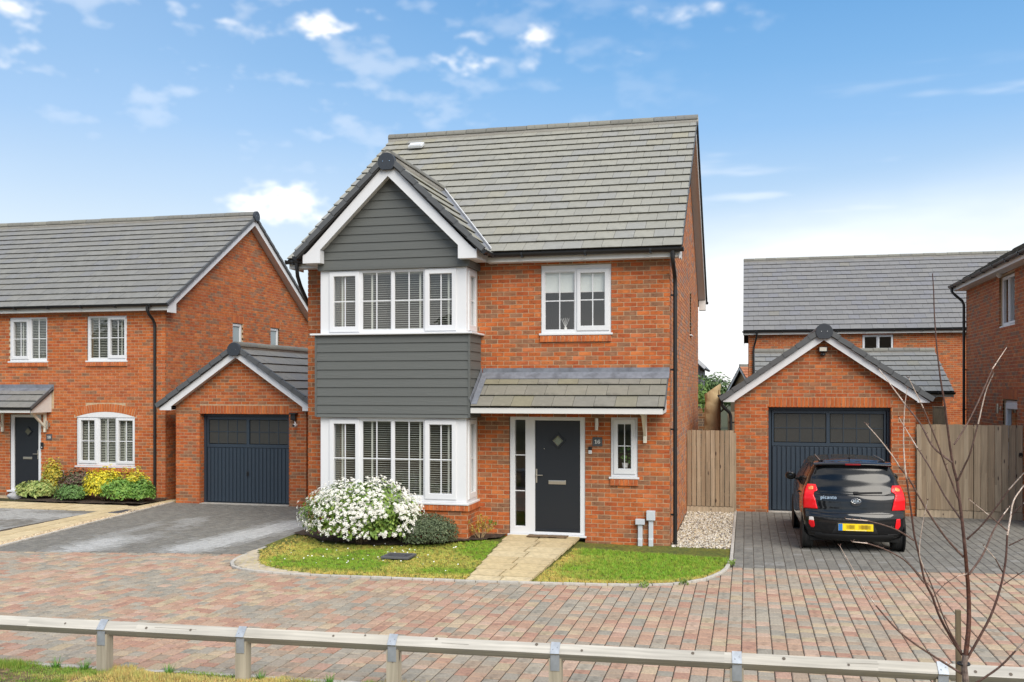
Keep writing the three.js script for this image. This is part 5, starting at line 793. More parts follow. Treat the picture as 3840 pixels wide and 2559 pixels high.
function manhole(label, x, z, w, d, y, turn = 0) { const t = thing('drain_cover', label, 'drain cover'); part('rim', ring([-w / 2, w / 2, -d / 2, d / 2], [[-w / 2 + .03, w / 2 - .03, -d / 2 + .03, d / 2 - .03]], .03).rotateX(-Math.PI / 2), std([.10, .10, .11], .7), t); part('lid', bx(-w / 2 + .034, w / 2 - .034, -.03, -.006, -d / 2 + .034, d / 2 - .034), std([.065, .065, .075], .75, { map: T.conc }), t); part('lifting_slots', [bx(-w * .3, -w * .22, -.006, -.004, -.012, .012), bx(w * .22, w * .3, -.006, -.004, -.012, .012)], M.black, t); t.position.set(x, y, z); t.rotation.y = turn; }
manhole('dark grey drain cover set in the front lawn', -3.96, 2.25, .44, .38, .075); manhole('dark drain cover in the buff slabs beside the left driveway', -11.62, -1.72, .36, .55, .024, -.1);
{ const t = thing('door_mat', 'thin worn brown mat on the slabs before the front door', 'mat'), g = new THREE.BoxGeometry(.68, .012, .2, 12, 1, 4), p = g.attributes.position; for (let i = 0; i < p.count; i++) p.setXYZ(i, p.getX(i) + (hash(i, 3, 1) - .5) * .02, p.getY(i) + (hash(i, 5, 2)) * .006, p.getZ(i) + (hash(i, 7, 3) - .5) * .03); g.computeVertexNormals(); part('pile', g, std([.42, .31, .19], 1, { map: T.soil }), t); t.position.set(-2.05, .118, .17); t.rotation.x = .02; }
{ const t = thing('security_camera', 'black lamp with white camera on the right pier of the left garage', 'camera'); part('bracket', rbx(-.04, .04, -.02, .16, 0, .05, .01), M.black, t); part('hood', [rbx(-.085, .085, .12, .16, .02, .15, .01), rbx(-.06, .06, .0, .12, .03, .12, .015)], M.black, t); part('camera_body', new THREE.CapsuleGeometry(.042, .06, 4, 12).rotateX(Math.PI / 2).translate(.06, -.12, .12), M.upvc, t); part('lens', new THREE.CylinderGeometry(.026, .026, .02, 14).rotateX(Math.PI / 2).translate(.06, -.12, .195), M.black, t); part('stalk', rod(V(.02, -.03, .05), V(.06, -.1, .1), .012), M.upvc, t); t.position.set(-8.54, 1.93, -3.495); }
{ const t = thing('flood_light', 'small floodlight with sensor under the gable point of the right garage', 'lamp'); part('housing', rbx(-.09, .09, -.03, .09, .03, .12, .012), M.black, t); part('lamp_face', rbx(-.072, .072, -.005, .075, .118, .126, .004), std([.62, .60, .52], .3), t); part('sensor', [rbx(-.05, .05, -.10, -.045, .02, .09, .012), new THREE.SphereGeometry(.032, 12, 8).translate(0, -.08, .09)], M.black, t); part('bracket', bx(-.02, .02, -.04, .03, 0, .04), M.black, t); t.position.set(2.80, 3.42, -4.996); }

// ================= plants =================
function leafCloud(R, n, size, where, up = .3, aspect = .55) {   // n small folded leaves; where(R) gives [point, outward]
  const f = new Float32Array(n * 12), idx = []; const q = new THREE.Quaternion(), e = new THREE.Euler(), a = V(0, 0, 0);
  for (let i = 0; i < n; i++) {
    const [p, o] = where(R), s = size * (.6 + .8 * R()); e.set((R() - .5) * 2.4, R() * 6.283, (R() - .5) * 2.4); q.setFromEuler(e);
    if (o) { const t = o.clone().add(V((R() - .5) * 1.3, up + (R() - .5) * 1.1, (R() - .5) * 1.3)).normalize(); q.setFromUnitVectors(V(0, 0, 1), t).multiply(new THREE.Quaternion().setFromAxisAngle(V(0, 0, 1), R() * 6.283)); }
    const pts = [[0, -s, 0], [s * aspect, 0, s * .16], [0, s, 0], [-s * aspect, 0, s * .16]];
    pts.forEach((c, k) => { a.set(...c).applyQuaternion(q).add(p); f.set([a.x, a.y, a.z], i * 12 + k * 3); }); idx.push(i * 4, i * 4 + 1, i * 4 + 2, i * 4, i * 4 + 2, i * 4 + 3);
  }
  const g = new THREE.BufferGeometry(); g.setAttribute('position', new THREE.BufferAttribute(f, 3)); g.setIndex(idx); const h = g.toNonIndexed(); h.computeVertexNormals(); h.setAttribute('uv', new THREE.BufferAttribute(new Float32Array(h.attributes.position.count * 2), 2)); return h;
}
function lumpy(R, rx, ry, rz, seed, rough = .3, shell = .45, flat = 0) {   // a random point in the outer part of an uneven mound
  let d; do { d = V(R() * 2 - 1, R() * 2 - 1, R() * 2 - 1); } while (d.lengthSq() > 1 || d.lengthSq() < .02); d.normalize(); if (d.y < -.35) d.y *= -.6;
  const k = 1 - rough + rough * 2 * fbm3(d.x * 2.6 + 5, d.y * 2.6 + seed, d.z * 2.6, 3, seed), r = k * (1 - shell * R() ** 1.6);
  return [V(d.x * rx * r, Math.max(.02, ry * (.42 + .58 * d.y * r * 1.02)), d.z * rz * r), d];
}
const leafMat = (c, tr = .25) => new THREE.MeshPhysicalMaterial({ color: col(...c), roughness: .6, transmission: tr, thickness: 0, side: THREE.DoubleSide });
function stems(R, n, h, spread, r) { const q = []; for (let i = 0; i < n; i++) { const a = R() * 6.283, s = spread * (.3 + .7 * R()); q.push(rod(V(Math.cos(a) * .03, 0, Math.sin(a) * .03), V(Math.cos(a) * s, h * (.7 + .3 * R()), Math.sin(a) * s), r, r * .5, 5)); } return q; }
{ // white flowering bush by the bay
  const t = thing('flowering_bush', 'large rounded bush covered in white blossom below the bay window', 'bush'), R = rng(201), W = () => lumpy(R, 1.02, 1.08, .62, 3, .26);
  part('stems', stems(R, 14, .7, .6, .012), std([.16, .11, .07], .9), t);
  part('leaves', leafCloud(R, 5200, .034, () => { const w = lumpy(R, 1.02, 1.07, .62, 3, .2, .5); return w; }), leafMat([.16, .27, .04]), t);
  part('young_leaves', leafCloud(R, 2600, .03, () => lumpy(R, 1.02, 1.07, .62, 3, .2, .5)), leafMat([.36, .50, .09], .35), t);
  const fl = [], pet = new THREE.CircleGeometry(.0105, 5); for (let i = 0; i < 2300; i++) { const [p, o] = lumpy(R, 1.08, 1.13, .68, 3, .2, .14); if (fbm3(p.x * 4.5, p.y * 4.5, p.z * 4.5, 2, 77) < .40) continue; const q = new THREE.Quaternion().setFromUnitVectors(V(0, 0, 1), o.clone().add(V(0, .35, .25)).normalize()), n = 5 + (R() * 6 | 0); for (let k = 0; k < n; k++) { const a = k * 2.4, rr = .0105 * Math.sqrt(k), g = pet.clone().scale(.8 + .5 * R(), .8 + .5 * R(), 1).rotateX((R() - .5) * 1.2).rotateY((R() - .5) * 1.2).translate(Math.cos(a) * rr, Math.sin(a) * rr, .012 * (1 - k / n) + R() * .01).applyQuaternion(q).translate(p.x, p.y, p.z); fl.push(g.toNonIndexed()); } }
  part('blossom', mergeGeometries(fl), new THREE.MeshPhysicalMaterial({ color: col(.82, .80, .74), roughness: .8, transmission: .15, thickness: 0, side: THREE.DoubleSide }), t);
  t.position.set(-4.96, .02, 1.32);
}
{ const t = thing('round_shrub', 'low dark green clipped dome shrub beside the white blossom bush', 'bush'), R = rng(202); part('stems', stems(R, 10, .4, .35, .008), std([.12, .09, .06], .9), t); part('leaves', leafCloud(R, 6500, .017, () => lumpy(R, .53, .56, .42, 9, .12, .3)), leafMat([.075, .105, .045], .15), t); part('pale_leaves', leafCloud(R, 1900, .017, () => lumpy(R, .53, .56, .42, 9, .12, .3)), leafMat([.16, .20, .10], .2), t); t.position.set(-3.87, .03, 1.18); }
{ const t = thing('wispy_shrub', 'small sparse shrub with yellow leaves on bare stems by the front path', 'bush'), R = rng(203), tips = [], q = []; for (let i = 0; i < 16; i++) { const a = (i / 16 - .5) * 2.0 + (R() - .5) * .3, l = .28 + .16 * R(), dz = (R() - .5) * .25, e = V(Math.sin(a) * l * .75, Math.cos(a) * l + .02, dz); q.push(rod(V((R() - .5) * .08, 0, 0), e, .006, .003, 5)); tips.push(e); } part('stems', q, std([.42, .30, .16], .9), t); part('leaves', leafCloud(R, 420, .018, () => { const e = tips[R() * 16 | 0], k = .55 + .5 * R(); return [V(e.x * k + (R() - .5) * .05, e.y * k + (R() - .5) * .05, e.z * k + (R() - .5) * .05), null]; }), leafMat([.52, .36, .04], .4), t); part('green_leaves', leafCloud(R, 60, .02, () => { const e = tips[14 + R() * 2 | 0]; return [V(e.x + (R() - .5) * .06, e.y + (R() - .5) * .06, e.z), null]; }), leafMat([.25, .36, .05], .4), t); t.position.set(-3.13, .05, .55); }
for (const [x, z, rx, ry, rz, c1, c2, n, sz, lb, nm, s] of [
  [-15.05, -3.2, .42, .38, .28, [.32, .36, .11], [.20, .28, .07], 1500, .034, 'pale variegated low shrub beside the 18 front door', 'shrub', 11],
  [-14.86, -3.55, .24, .80, .2, [.42, .34, .03], [.25, .26, .04], 1300, .026, 'upright yellow-orange shrub in front of the grey meter duct', 'shrub', 12],
  [-14.15, -3.5, .42, .62, .26, [.13, .075, .055], [.10, .12, .05], 1900, .024, 'dusky purple heathery shrub in the left-hand bed', 'shrub', 13],
  [-13.95, -3.05, .36, .33, .25, [.10, .20, .045], [.07, .14, .03], 1500, .024, 'low dark green shrub in front of the purple one', 'shrub', 14],
  [-13.22, -3.2, .40, .66, .28, [.58, .50, .02], [.42, .42, .03], 2200, .027, 'bright golden yellow shrub below the arched window', 'shrub', 15],
  [-12.72, -3.1, .50, .47, .28, [.12, .25, .035], [.20, .33, .05], 2000, .028, 'glossy green spreading shrub right of the golden one', 'shrub', 16],
  [-12.55, -3.4, .34, .66, .22, [.55, .48, .03], [.38, .38, .03], 800, .026, 'thin golden shrub rising behind the green spreading one', 'shrub', 17],
  [-12.2, -3.15, .30, .46, .25, [.10, .22, .03], [.16, .28, .045], 1300, .028, 'round green shrub at the downpipe end of the bed', 'shrub', 18]]) {
  const t = thing(nm, lb, 'bush'), R = rng(300 + s); part('stems', stems(R, 9, ry * .7, rx * .7, .008), std([.14, .1, .06], .9), t); part('leaves', leafCloud(R, n, sz * 1.25, () => lumpy(R, rx * 1.12, ry * 1.15, rz * 1.1, s, .48, .55)), leafMat(c1.map((v) => v * 1.35), .3), t); part('mixed_leaves', leafCloud(R, n * .6 | 0, sz * 1.25, () => lumpy(R, rx * 1.12, ry * 1.15, rz * 1.1, s, .48, .55)), leafMat(c2.map((v) => v * 1.3), .3), t); t.position.set(x, .03, z);
}
function broadTree(label, x, z, h, r, c, n, leaf, seed, group, trunk = .3) {
  const t = thing('tree', label, 'tree', group), R = rng(seed), lobes = Array.from({ length: 9 }, () => [V((R() - .5) * r * 1.2, h * (.5 + .38 * R()), (R() - .5) * r * 1.2), r * (.35 + .3 * R())]);
  const q = [rod(V(0, -.1, 0), V(0, h * .55, 0), h * .03, h * .018, 8)]; for (const [p] of lobes) q.push(rod(V(0, h * trunk, 0), p, h * .012, h * .004, 6)); part('trunk', q, std([.10, .075, .05], .95), t);
  part('crown', leafCloud(R, n, leaf, () => { const [p, s] = lobes[R() * 9 | 0], [o, d] = lumpy(R, s, s * 1.7, s, seed, .3, .5); return [V(p.x + o.x, p.y + o.y - s * .7, p.z + o.z), d]; }), leafMat(c, .2), t); t.position.set(x, 0, z);
}
broadTree('leafy tree seen through the gap beyond the tan cover', -2.6, -48, 3.3, 1.5, [.075, .14, .03], 3000, .12, 401, 'trees beyond the gap'); broadTree('leafy tree in the side gap, half behind the buff house gable', -.5, -50, 3.2, 1.7, [.07, .13, .03], 3000, .12, 402, 'trees beyond the gap');
{ const t = thing('garden_tree', 'bright green young tree against the house wall behind the side fence', 'tree'), R = rng(403); part('trunk', [rod(V(0, 0, 0), V(.02, 2.3, 0), .04, .02, 7)], std([.12, .09, .06], .9), t); part('crown', leafCloud(R, 900, .05, () => lumpy(R, .45, 1.3, .5, 21, .4, .6)), leafMat([.14, .26, .03], .35), t); t.children[1].position.y = 1.7; t.position.set(-.12, 0, -11.2); }
{ const H = thing('clad_house', 'far house with dark grey boarded gable end past the side wall', 'house'); part('wall', poly([[-4, 0], [.0, 0], [0, 3.75], [-2, 5.6], [-4, 3.75]], 6), std([.11, .115, .12], .7), H).position.z = -6; for (const m of [1, -1]) part('roof', bar(V(-2 + m * 2.25, 3.55, -3), V(-2, 5.75, -3), 6.6, .1), M.verge, H); part('bargeboard', bar(V(.28, 3.62, .32), V(-2, 5.72, .32), .02, .16), M.upvc, H); for (let y = .4; y < 3.7; y += .3) part('cladding_board', bx(-4, 0, y, y + .29, 0, .02), std([.12, .125, .13], .7), H); H.position.set(-.98, 0, -32); }
// trees and a hedge across the road, behind the viewer: what the window panes mirror
for (let i = 0; i < 12; i++) broadTree('broad tree in the row across the road, mirrored in the windows', -66 + i * 7 + hash(i, 2, 3) * 3, 44 + hash(i, 5, 1) * 8, (i < 5 ? 7 : 4.6) + 2 * hash(i, 7, 2), 3.4, [.055, .085, .03], 1300, .42, 500 + i, 'trees across the road', .15);

for (const [x, z, lb] of [[-.08, 3.42, 'small weed growing in the kerb joint below the right lawn'], [.42, 3.12, 'small weed at the bend of the lawn kerb'], [1.02, 1.55, 'weeds at the corner where lawn, drive and road meet']]) { const t = thing('weed', lb, 'weed'), R = rng(Math.round(x * 100 + 900)); part('leaves', leafCloud(R, 60, .02, () => [V((R() - .5) * .12, .01 + R() * .07, (R() - .5) * .1), null]), leafMat([.22, .32, .06], .3), t); t.position.set(x, .0, z); }
{ const t = thing('timber_post', 'pale sawn timber post standing behind the grey fence by the downpipe', 'post'); part('post', rbx(-.13, .13, 0, 2.18, -.1, .1, .012), std([.50, .40, .25], .9, { map: T.grain }), t); part('cap', rbx(-.14, .14, 2.181, 2.215, -.11, .11, .008), std([.50, .40, .25], .9, { map: T.grain }), t); t.position.set(5.62, 0, -8); }
// ================= the parked hatchback =================
{
  const t = thing('parked_car', 'black five-door hatchback parked tail-out before the garage', 'car'); t.position.set(2.925, 0, .03); t.rotation.y = .012;
  const paint = new THREE.MeshPhysicalMaterial({ color: col(.004, .0042, .0055), roughness: .5, specularIntensity: .25, clearcoat: 1, clearcoatRoughness: .05 }), plastic = std([.010, .010, .011], .6), dark = std([.004, .004, .004], .9);
  const glassM = new THREE.MeshPhysicalMaterial({ color: col(.004, .005, .006), roughness: .13 });
  const tab = (p) => (v) => { for (let i = 0; i < p.length - 1; i++) if (v <= p[i + 1][0]) { const k = clamp((v - p[i][0]) / (p[i + 1][0] - p[i][0])), e = k * k * (3 - 2 * k); return mix(p[i][1], p[i + 1][1], mix(k, e, .5)); } return p.at(-1)[1]; };
  const hw = tab([[.18, .70], [.26, .765], [.40, .795], [.62, .80], [.84, .795], [.95, .775], [1.15, .70], [1.30, .635], [1.40, .575], [1.46, .50]]);
  const hr = (y) => hw(y) * tab([[.18, .96], [.6, .975], [.95, .985], [1.46, .97]])(y);
  const zr = tab([[.18, -.12], [.25, -.02], [.36, .02], [.50, .035], [.60, .028], [.635, .0], [.70, -.012], [.84, -.03], [.92, -.055], [1.0, -.105], [1.20, -.225], [1.355, -.325], [1.40, -.36], [1.46, -.44]]);
  const kx = tab([[.18, .20], [.6, .20], [1.0, .15], [1.46, .10]]);
  const rear = (x, y, o = 0) => { const w = hr(y), u = clamp(x / w, -1, 1); return [x, y + o * .12, zr(y) - kx(y) * Math.abs(u) ** 2.8 + o]; };
  const ytop = tab([[-3.6, .62], [-3.5, .74], [-3.3, .86], [-2.85, .96], [-2.7, 1.0], [-1.95, 1.425], [-1.6, 1.462], [-.9, 1.465], [-.44, 1.45], [.1, 1.44]]);
  const taper = tab([[-3.62, .60], [-3.5, .78], [-3.2, .92], [-2.6, 1], [-1, 1], [-.5, .995], [-.2, .975], [.1, .97]]);
  const f = [], quad = (a, b, c, d) => f.push(...a, ...b, ...c, ...a, ...c, ...d), mesh = (name, mat, parent = t) => { const g = new THREE.BufferGeometry(); g.setAttribute('position', new THREE.Float32BufferAttribute(f.splice(0), 3)); g.setAttribute('uv', new THREE.Float32BufferAttribute(new Float32Array(g.attributes.position.count * 2), 2)); const m = mergeSmooth(g); return part(name, m, mat, parent); };
  function mergeSmooth(g) {   // smooth normals across shared corners
    const p = g.attributes.position, key = (i) => `${Math.round(p.getX(i) * 2000)},${Math.round(p.getY(i) * 2000)},${Math.round(p.getZ(i) * 2000)}`, acc = {}, a = V(0, 0, 0), b = V(0, 0, 0), c = V(0, 0, 0), n = new Float32Array(p.count * 3);
    for (let i = 0; i < p.count; i += 3) { a.fromBufferAttribute(p, i); b.fromBufferAttribute(p, i + 1).sub(a); c.fromBufferAttribute(p, i + 2).sub(a); b.cross(c); for (let k = 0; k < 3; k++) { const q = acc[key(i + k)] ??= V(0, 0, 0); q.add(b); } }
    for (let i = 0; i < p.count; i++) { const q = acc[key(i)].clone().normalize(); n.set([q.x, q.y, q.z], i * 3); } g.setAttribute('normal', new THREE.BufferAttribute(n, 3)); return g;
  }
  // body: rear skin, then sides and roof lofted forward from its edge
  const ys = Array.from({ length: 41 }, (_, i) => .18 + 1.265 * i / 40), NU = 36;
  for (let j = 0; j < 40; j++) for (let i = 0; i < NU; i++) { const u = (k) => -1 + 2 * k / NU, P = (a, b) => rear(u(a) * hr(ys[b]), ys[b]); quad(P(i, j), P(i + 1, j), P(i + 1, j + 1), P(i, j + 1)); }
  const zs = Array.from({ length: 34 }, (_, i) => -.5 - 3.1 * i / 33);
  const sect = (j, s, m) => { if (s < 0) { const p = rear(m * hr(ys[j]), ys[j]); return p; } const z = zs[s], T = j / 40, yt = ytop(z), y = Math.min(ys[j], .18 + T * (yt - .18) * 1.0), q = clamp((y - (yt - .10)) / .10), w = hw(Math.min(ys[j], y + (ys[j] - y) * .0)) * taper(z) * (yt < 1.3 ? 1 - .10 * q * q : 1); return [m * w, y, z]; };
  for (const m of [1, -1]) for (let s = -1; s < 33; s++) for (let j = 0; j < 40; j++) { const a = sect(j, s, m), b = sect(j, s + 1, m), c = sect(j + 1, s + 1, m), d = sect(j + 1, s, m); m > 0 ? quad(a, b, c, d) : quad(b, a, d, c); }
  for (let s = -1; s < 33; s++) for (let i = 0; i < 16; i++) { const P = (a, k) => { const e = sect(40, k, 1), u = -1 + 2 * a / 16; if (k < 0) { return rear(u * hr(ys[40]), ys[40]); } return [u * e[0], e[1] + .028 * (1 - u * u), e[2]]; }; quad(P(i, s), P(i + 1, s), P(i + 1, s + 1), P(i, s + 1)); }
  { const e = (j, m) => sect(j, 33, m); for (let j = 0; j < 40; j++) quad(e(j, 1), e(j, -1), e(j + 1, -1), e(j + 1, 1)); }
  mesh('body', paint);
  part('underside', bx(-.68, .68, .17, .24, -3.4, -.2), dark, t);
  // patches on the rear skin
  const patch = (name, mat, y0, y1, xl, xr, off, rows = 14, cols = 16, parent = t) => { const P = (i, j, o) => { const y = mix(y0, y1, j / rows); return rear(mix(xl(y), xr(y), i / cols), y, o); }; for (let j = 0; j < rows; j++) for (let i = 0; i < cols; i++) quad(P(i, j, off), P(i + 1, j, off), P(i + 1, j + 1, off), P(i, j + 1, off)); for (let j = 0; j < rows; j++) { quad(P(0, j, -.004), P(0, j, off), P(0, j + 1, off), P(0, j + 1, -.004)); quad(P(cols, j, off), P(cols, j, -.004), P(cols, j + 1, -.004), P(cols, j + 1, off)); } for (let i = 0; i < cols; i++) { quad(P(i, 0, -.004), P(i + 1, 0, -.004), P(i + 1, 0, off), P(i, 0, off)); quad(P(i, rows, off), P(i + 1, rows, off), P(i + 1, rows, -.004), P(i, rows, -.004)); } return mesh(name, mat, parent); };
  const gw = tab([[.93, .50], [.955, .565], [1.0, .62], [1.16, .635], [1.24, .60], [1.35, .545]]);
  patch('rear_window_surround', plastic, .925, 1.375, (y) => -hr(y) * .93 + .0, (y) => hr(y) * .93, .004);
  patch('rear_window', glassM, .932, 1.352, (y) => -gw(y), (y) => gw(y), .009);
  const lampM = new THREE.MeshPhysicalMaterial({ color: col(.78, .008, .014), roughness: .35, specularIntensity: .4, clearcoat: .5, clearcoatRoughness: .05 }), amber = new THREE.MeshPhysicalMaterial({ color: col(.75, .24, .05), roughness: .2, clearcoat: 1 }), clear = new THREE.MeshPhysicalMaterial({ color: col(.7, .68, .66), roughness: .15, clearcoat: 1 });
  const inn = tab([[.69, .565], [.80, .59], [.93, .625], [.955, .615], [.985, .56], [1.075, .585]]);
  for (const m of [-1, 1]) {
    const lp = m < 0 ? patch('tail_lamp', lampM, .69, 1.075, (y) => -hr(y) * .998, (y) => -inn(y), .016, 20, 8) : patch('tail_lamp', lampM, .69, 1.075, (y) => inn(y), (y) => hr(y) * .998, .016, 20, 8);
    const P = (i, j, o) => { const y = mix(.72, 1.05, j / 14), a = rear(m * hr(y) * .998, y, .012), d = (.11 - .05 * Math.abs(j / 14 - .55)) * i / 6; return [a[0] + m * (.012 + d * .10), y, a[2] - d * 1.2]; }; for (let j = 0; j < 14; j++) for (let i = 0; i < 6; i++) m > 0 ? quad(P(i, j), P(i + 1, j), P(i + 1, j + 1), P(i, j + 1)) : quad(P(i + 1, j), P(i, j), P(i, j + 1), P(i + 1, j + 1)); mesh('lamp_return', lampM, lp);
    const am = tab([[.985, .645], [1.0, .625], [1.045, .625]]), ao = tab([[.985, .70], [1.02, .705], [1.045, .66]]);
    m < 0 ? patch('indicator', amber, .985, 1.045, (y) => -ao(y), (y) => -am(y), .0185, 6, 6, lp) : patch('indicator', amber, .985, 1.045, am, ao, .0185, 6, 6, lp);
    const rx = tab([[.39, .625], [.42, .61], [.56, .632]]), ro = tab([[.39, .665], [.45, .70], [.56, .695]]);
    const rf = m < 0 ? patch('reflector_lamp', lampM, .39, .505, (y) => -ro(y), (y) => -rx(y), .01, 8, 6) : patch('reflector_lamp', lampM, .39, .56, rx, ro, .01, 8, 6);
    if (m < 0) patch('reversing_lamp', clear, .506, .56, (y) => -ro(y), (y) => -rx(y), .01, 6, 6);
    patch('bumper_trim', plastic, .295, .318, () => m > 0 ? .50 : -.66, () => m > 0 ? .66 : -.50, .006, 2, 6);
  }
  patch('tailgate_seam', dark, .632, .640, () => -.56, () => .56, .004, 1, 24);
  patch('plate_recess', plastic, .31, .50, (y) => -.27 - (.5 - y) * .45, (y) => .27 + (.5 - y) * .45, .005, 8, 12);
  patch('rear_diffuser', plastic, .19, .30, () => -.60, () => .60, .008, 4, 16);
  // spoiler, brake light, wiper, aerial, badge
  { const S = (i, k) => { const u = -1 + 2 * i / 20, x = u * .60; return [[x, 1.425 - .02 * u * u, -.30 - .07 * u * u], [x * .99, 1.378 - .012 * u * u, -.285 - .07 * u * u], [x * .98, 1.385, -.36 - .06 * u * u], [x, 1.462 - .03 * u * u, -.50]][k]; }; for (let i = 0; i < 20; i++) for (let k = 0; k < 4; k++) { const n = (k + 1) % 4; quad(S(i, n), S(i + 1, n), S(i + 1, k), S(i, k)); } mesh('spoiler', paint); }
  part('brake_light', rbx(-.12, .12, 1.386, 1.412, -.30, -.282, .005), std([.22, .006, .01], .25), t);
  part('wiper', [bar(V(.02, .962, -.045), V(.42, .972, -.10), .02, .024), rbx(-.02, .06, .945, .985, -.075, -.035, .008)], plastic, t);
  part('aerial', [rod(V(-.02, 1.47, -.62), V(-.02, 1.66, -.56), .006, .004, 8), rod(V(-.02, 1.46, -.65), V(-.02, 1.50, -.60), .02, .008, 8)], plastic, t);
  part('roof_seam', [-1, 1].flatMap((m) => [bar(V(m * .50, 1.455, -.48), V(m * .50, 1.468, -1.0), .012, .012), bar(V(m * .50, 1.468, -1.0), V(m * .49, 1.468, -1.6), .012, .012)]), std([.35, .35, .33], .3, { metalness: .6 }), t);
  const badge = grp('badge', t); badge.position.set(.015, .838, -.008); badge.rotation.x = -.12;
  part('recess', new THREE.CylinderGeometry(.078, .08, .012, 28).rotateX(Math.PI / 2).scale(1, .62, 1).translate(0, -.03, 0), plastic, badge); part('oval', new THREE.TorusGeometry(.072, .0055, 8, 32).scale(1, .52, 1).translate(0, 0, .012), M.chrome, badge); part('field', new THREE.CylinderGeometry(.071, .071, .008, 28).rotateX(Math.PI / 2).scale(1, .52, 1).translate(0, 0, .008), M.black, badge); part('letters', text('KIA', sans, .042, .004).scale(1.05, 1, 1).translate(0, 0, .012), M.chrome, badge);
  const nm = part('model_name', text('picanto', sans, .05, .005), M.chrome, t); nm.position.set(-.40, .878, -.035); nm.rotation.set(-.14, -.06, 0);
  { // number plate, its characters blurred away
    const c = document.createElement('canvas'); c.width = 512; c.height = 108; const x = c.getContext('2d'); x.fillStyle = '#f2cf10'; x.fillRect(0, 0, 512, 108); x.fillStyle = '#2f6fb4'; x.fillRect(0, 0, 62, 108);
    const R = rng(77), blob = (px, py, w, h, a) => { for (let k = 10; k > 0; k--) { x.fillStyle = `rgba(84,70,10,${a / 10})`; const e = k * 3.2; x.fillRect(px - w / 2 - e, py - h / 2 - e * .7, w + 2 * e, h + 1.4 * e); } };
    for (const [px, w, a] of [[150, 26, .5], [205, 30, .75], [330, 22, .5], [385, 40, .8], [440, 34, .7]]) blob(px, 50, w, 34, a); x.fillStyle = '#f4f1dc'; for (let i = 0; i < 22; i++) x.fillRect(112 + i * 14, 99, 6 + R() * 6, 6);
    const tx = new THREE.CanvasTexture(c); tx.colorSpace = THREE.SRGBColorSpace; const p = part('number_plate', rbx(-.265, .265, -.056, .056, -.006, .0, .004), std([.8, .62, .02], .4), t, 'yellow number plate with blurred characters'); part('plate_face', new THREE.PlaneGeometry(.524, .108).translate(0, 0, .0012), new THREE.MeshStandardMaterial({ map: tx, roughness: .35 }), p); p.position.set(.005, .425, .045); p.rotation.x = -.06;
  }
  // side windows and mirrors
  for (const m of [-1, 1]) {
    const sp = (z, y, o = .004) => [m * (hw(y) * taper(z) + o), y, z], q4 = (a, b, c, d) => m > 0 ? quad(a, b, c, d) : quad(b, a, d, c);
    const win = (name, z0, z1, yb, yt0, yt1) => { for (let i = 0; i < 10; i++) for (let j = 0; j < 8; j++) { const P = (a, b) => { const z = mix(z0, z1, a / 10), top = mix(yt0, yt1, a / 10); return sp(z, mix(yb, Math.min(top, ytop(z) - .05), b / 8)); }; q4(P(i, j), P(i + 1, j), P(i + 1, j + 1), P(i, j + 1)); } mesh(name, glassM); };
    win('side_window', -.62, -1.22, .98, 1.30, 1.37); win('side_window', -1.30, -2.45, .97, 1.37, 1.10);
    const mi = part('door_mirror', new THREE.SphereGeometry(.1, 16, 12).scale(.95, .75, .55), paint, t); mi.position.set(m * .875, 1.05, -2.1); part('mirror_glass', new THREE.CircleGeometry(.07, 18).scale(1, .72, 1).translate(0, 0, .05), glassM, mi); part('mirror_stalk', rod(V(-m * .05, -.03, -.02), V(-m * .16, -.07, -.04), .022, .028, 8), plastic, mi);
    part('door_handle', rbx(m > 0 ? .79 : -.825, m > 0 ? .825 : -.79, .86, .885, -1.18, -1.0, .01), paint, t);
    for (const z of [-.50, -2.88]) {
      const w = grp('wheel', t); w.position.set(m * .70, .29, z); w.rotation.y = m > 0 ? 0 : Math.PI;
      const prof = [[.19, -.085], [.262, -.088], [.283, -.075], [.290, -.05], [.290, .05], [.283, .075], [.262, .088], [.19, .085]].map(([r, y]) => new THREE.Vector2(r, y));
      part('tyre', new THREE.LatheGeometry(prof, 40).rotateZ(Math.PI / 2), std([.018, .018, .018], .85), w); part('tread_grooves', [-.045, -.015, .015, .045].map((y) => new THREE.TorusGeometry(.2895, .0028, 5, 40).rotateY(Math.PI / 2).translate(y, 0, 0)), dark, w);
      part('rim', [new THREE.CylinderGeometry(.19, .19, .15, 28, 1, true).rotateZ(Math.PI / 2), new THREE.CylinderGeometry(.06, .06, .03, 18).rotateZ(Math.PI / 2).translate(.07, 0, 0), ...Array.from({ length: 5 }, (_, k) => new THREE.BoxGeometry(.02, .17, .05).translate(0, .1, 0).rotateX(k * 1.2566).translate(.065, 0, 0))], std([.42, .43, .45], .3, { metalness: .8 }), w);
      part('arch_liner', new THREE.CylinderGeometry(.335, .335, .02, 32).rotateZ(Math.PI / 2).translate(.082, 0.01, 0), dark, w);
    }
  }
}
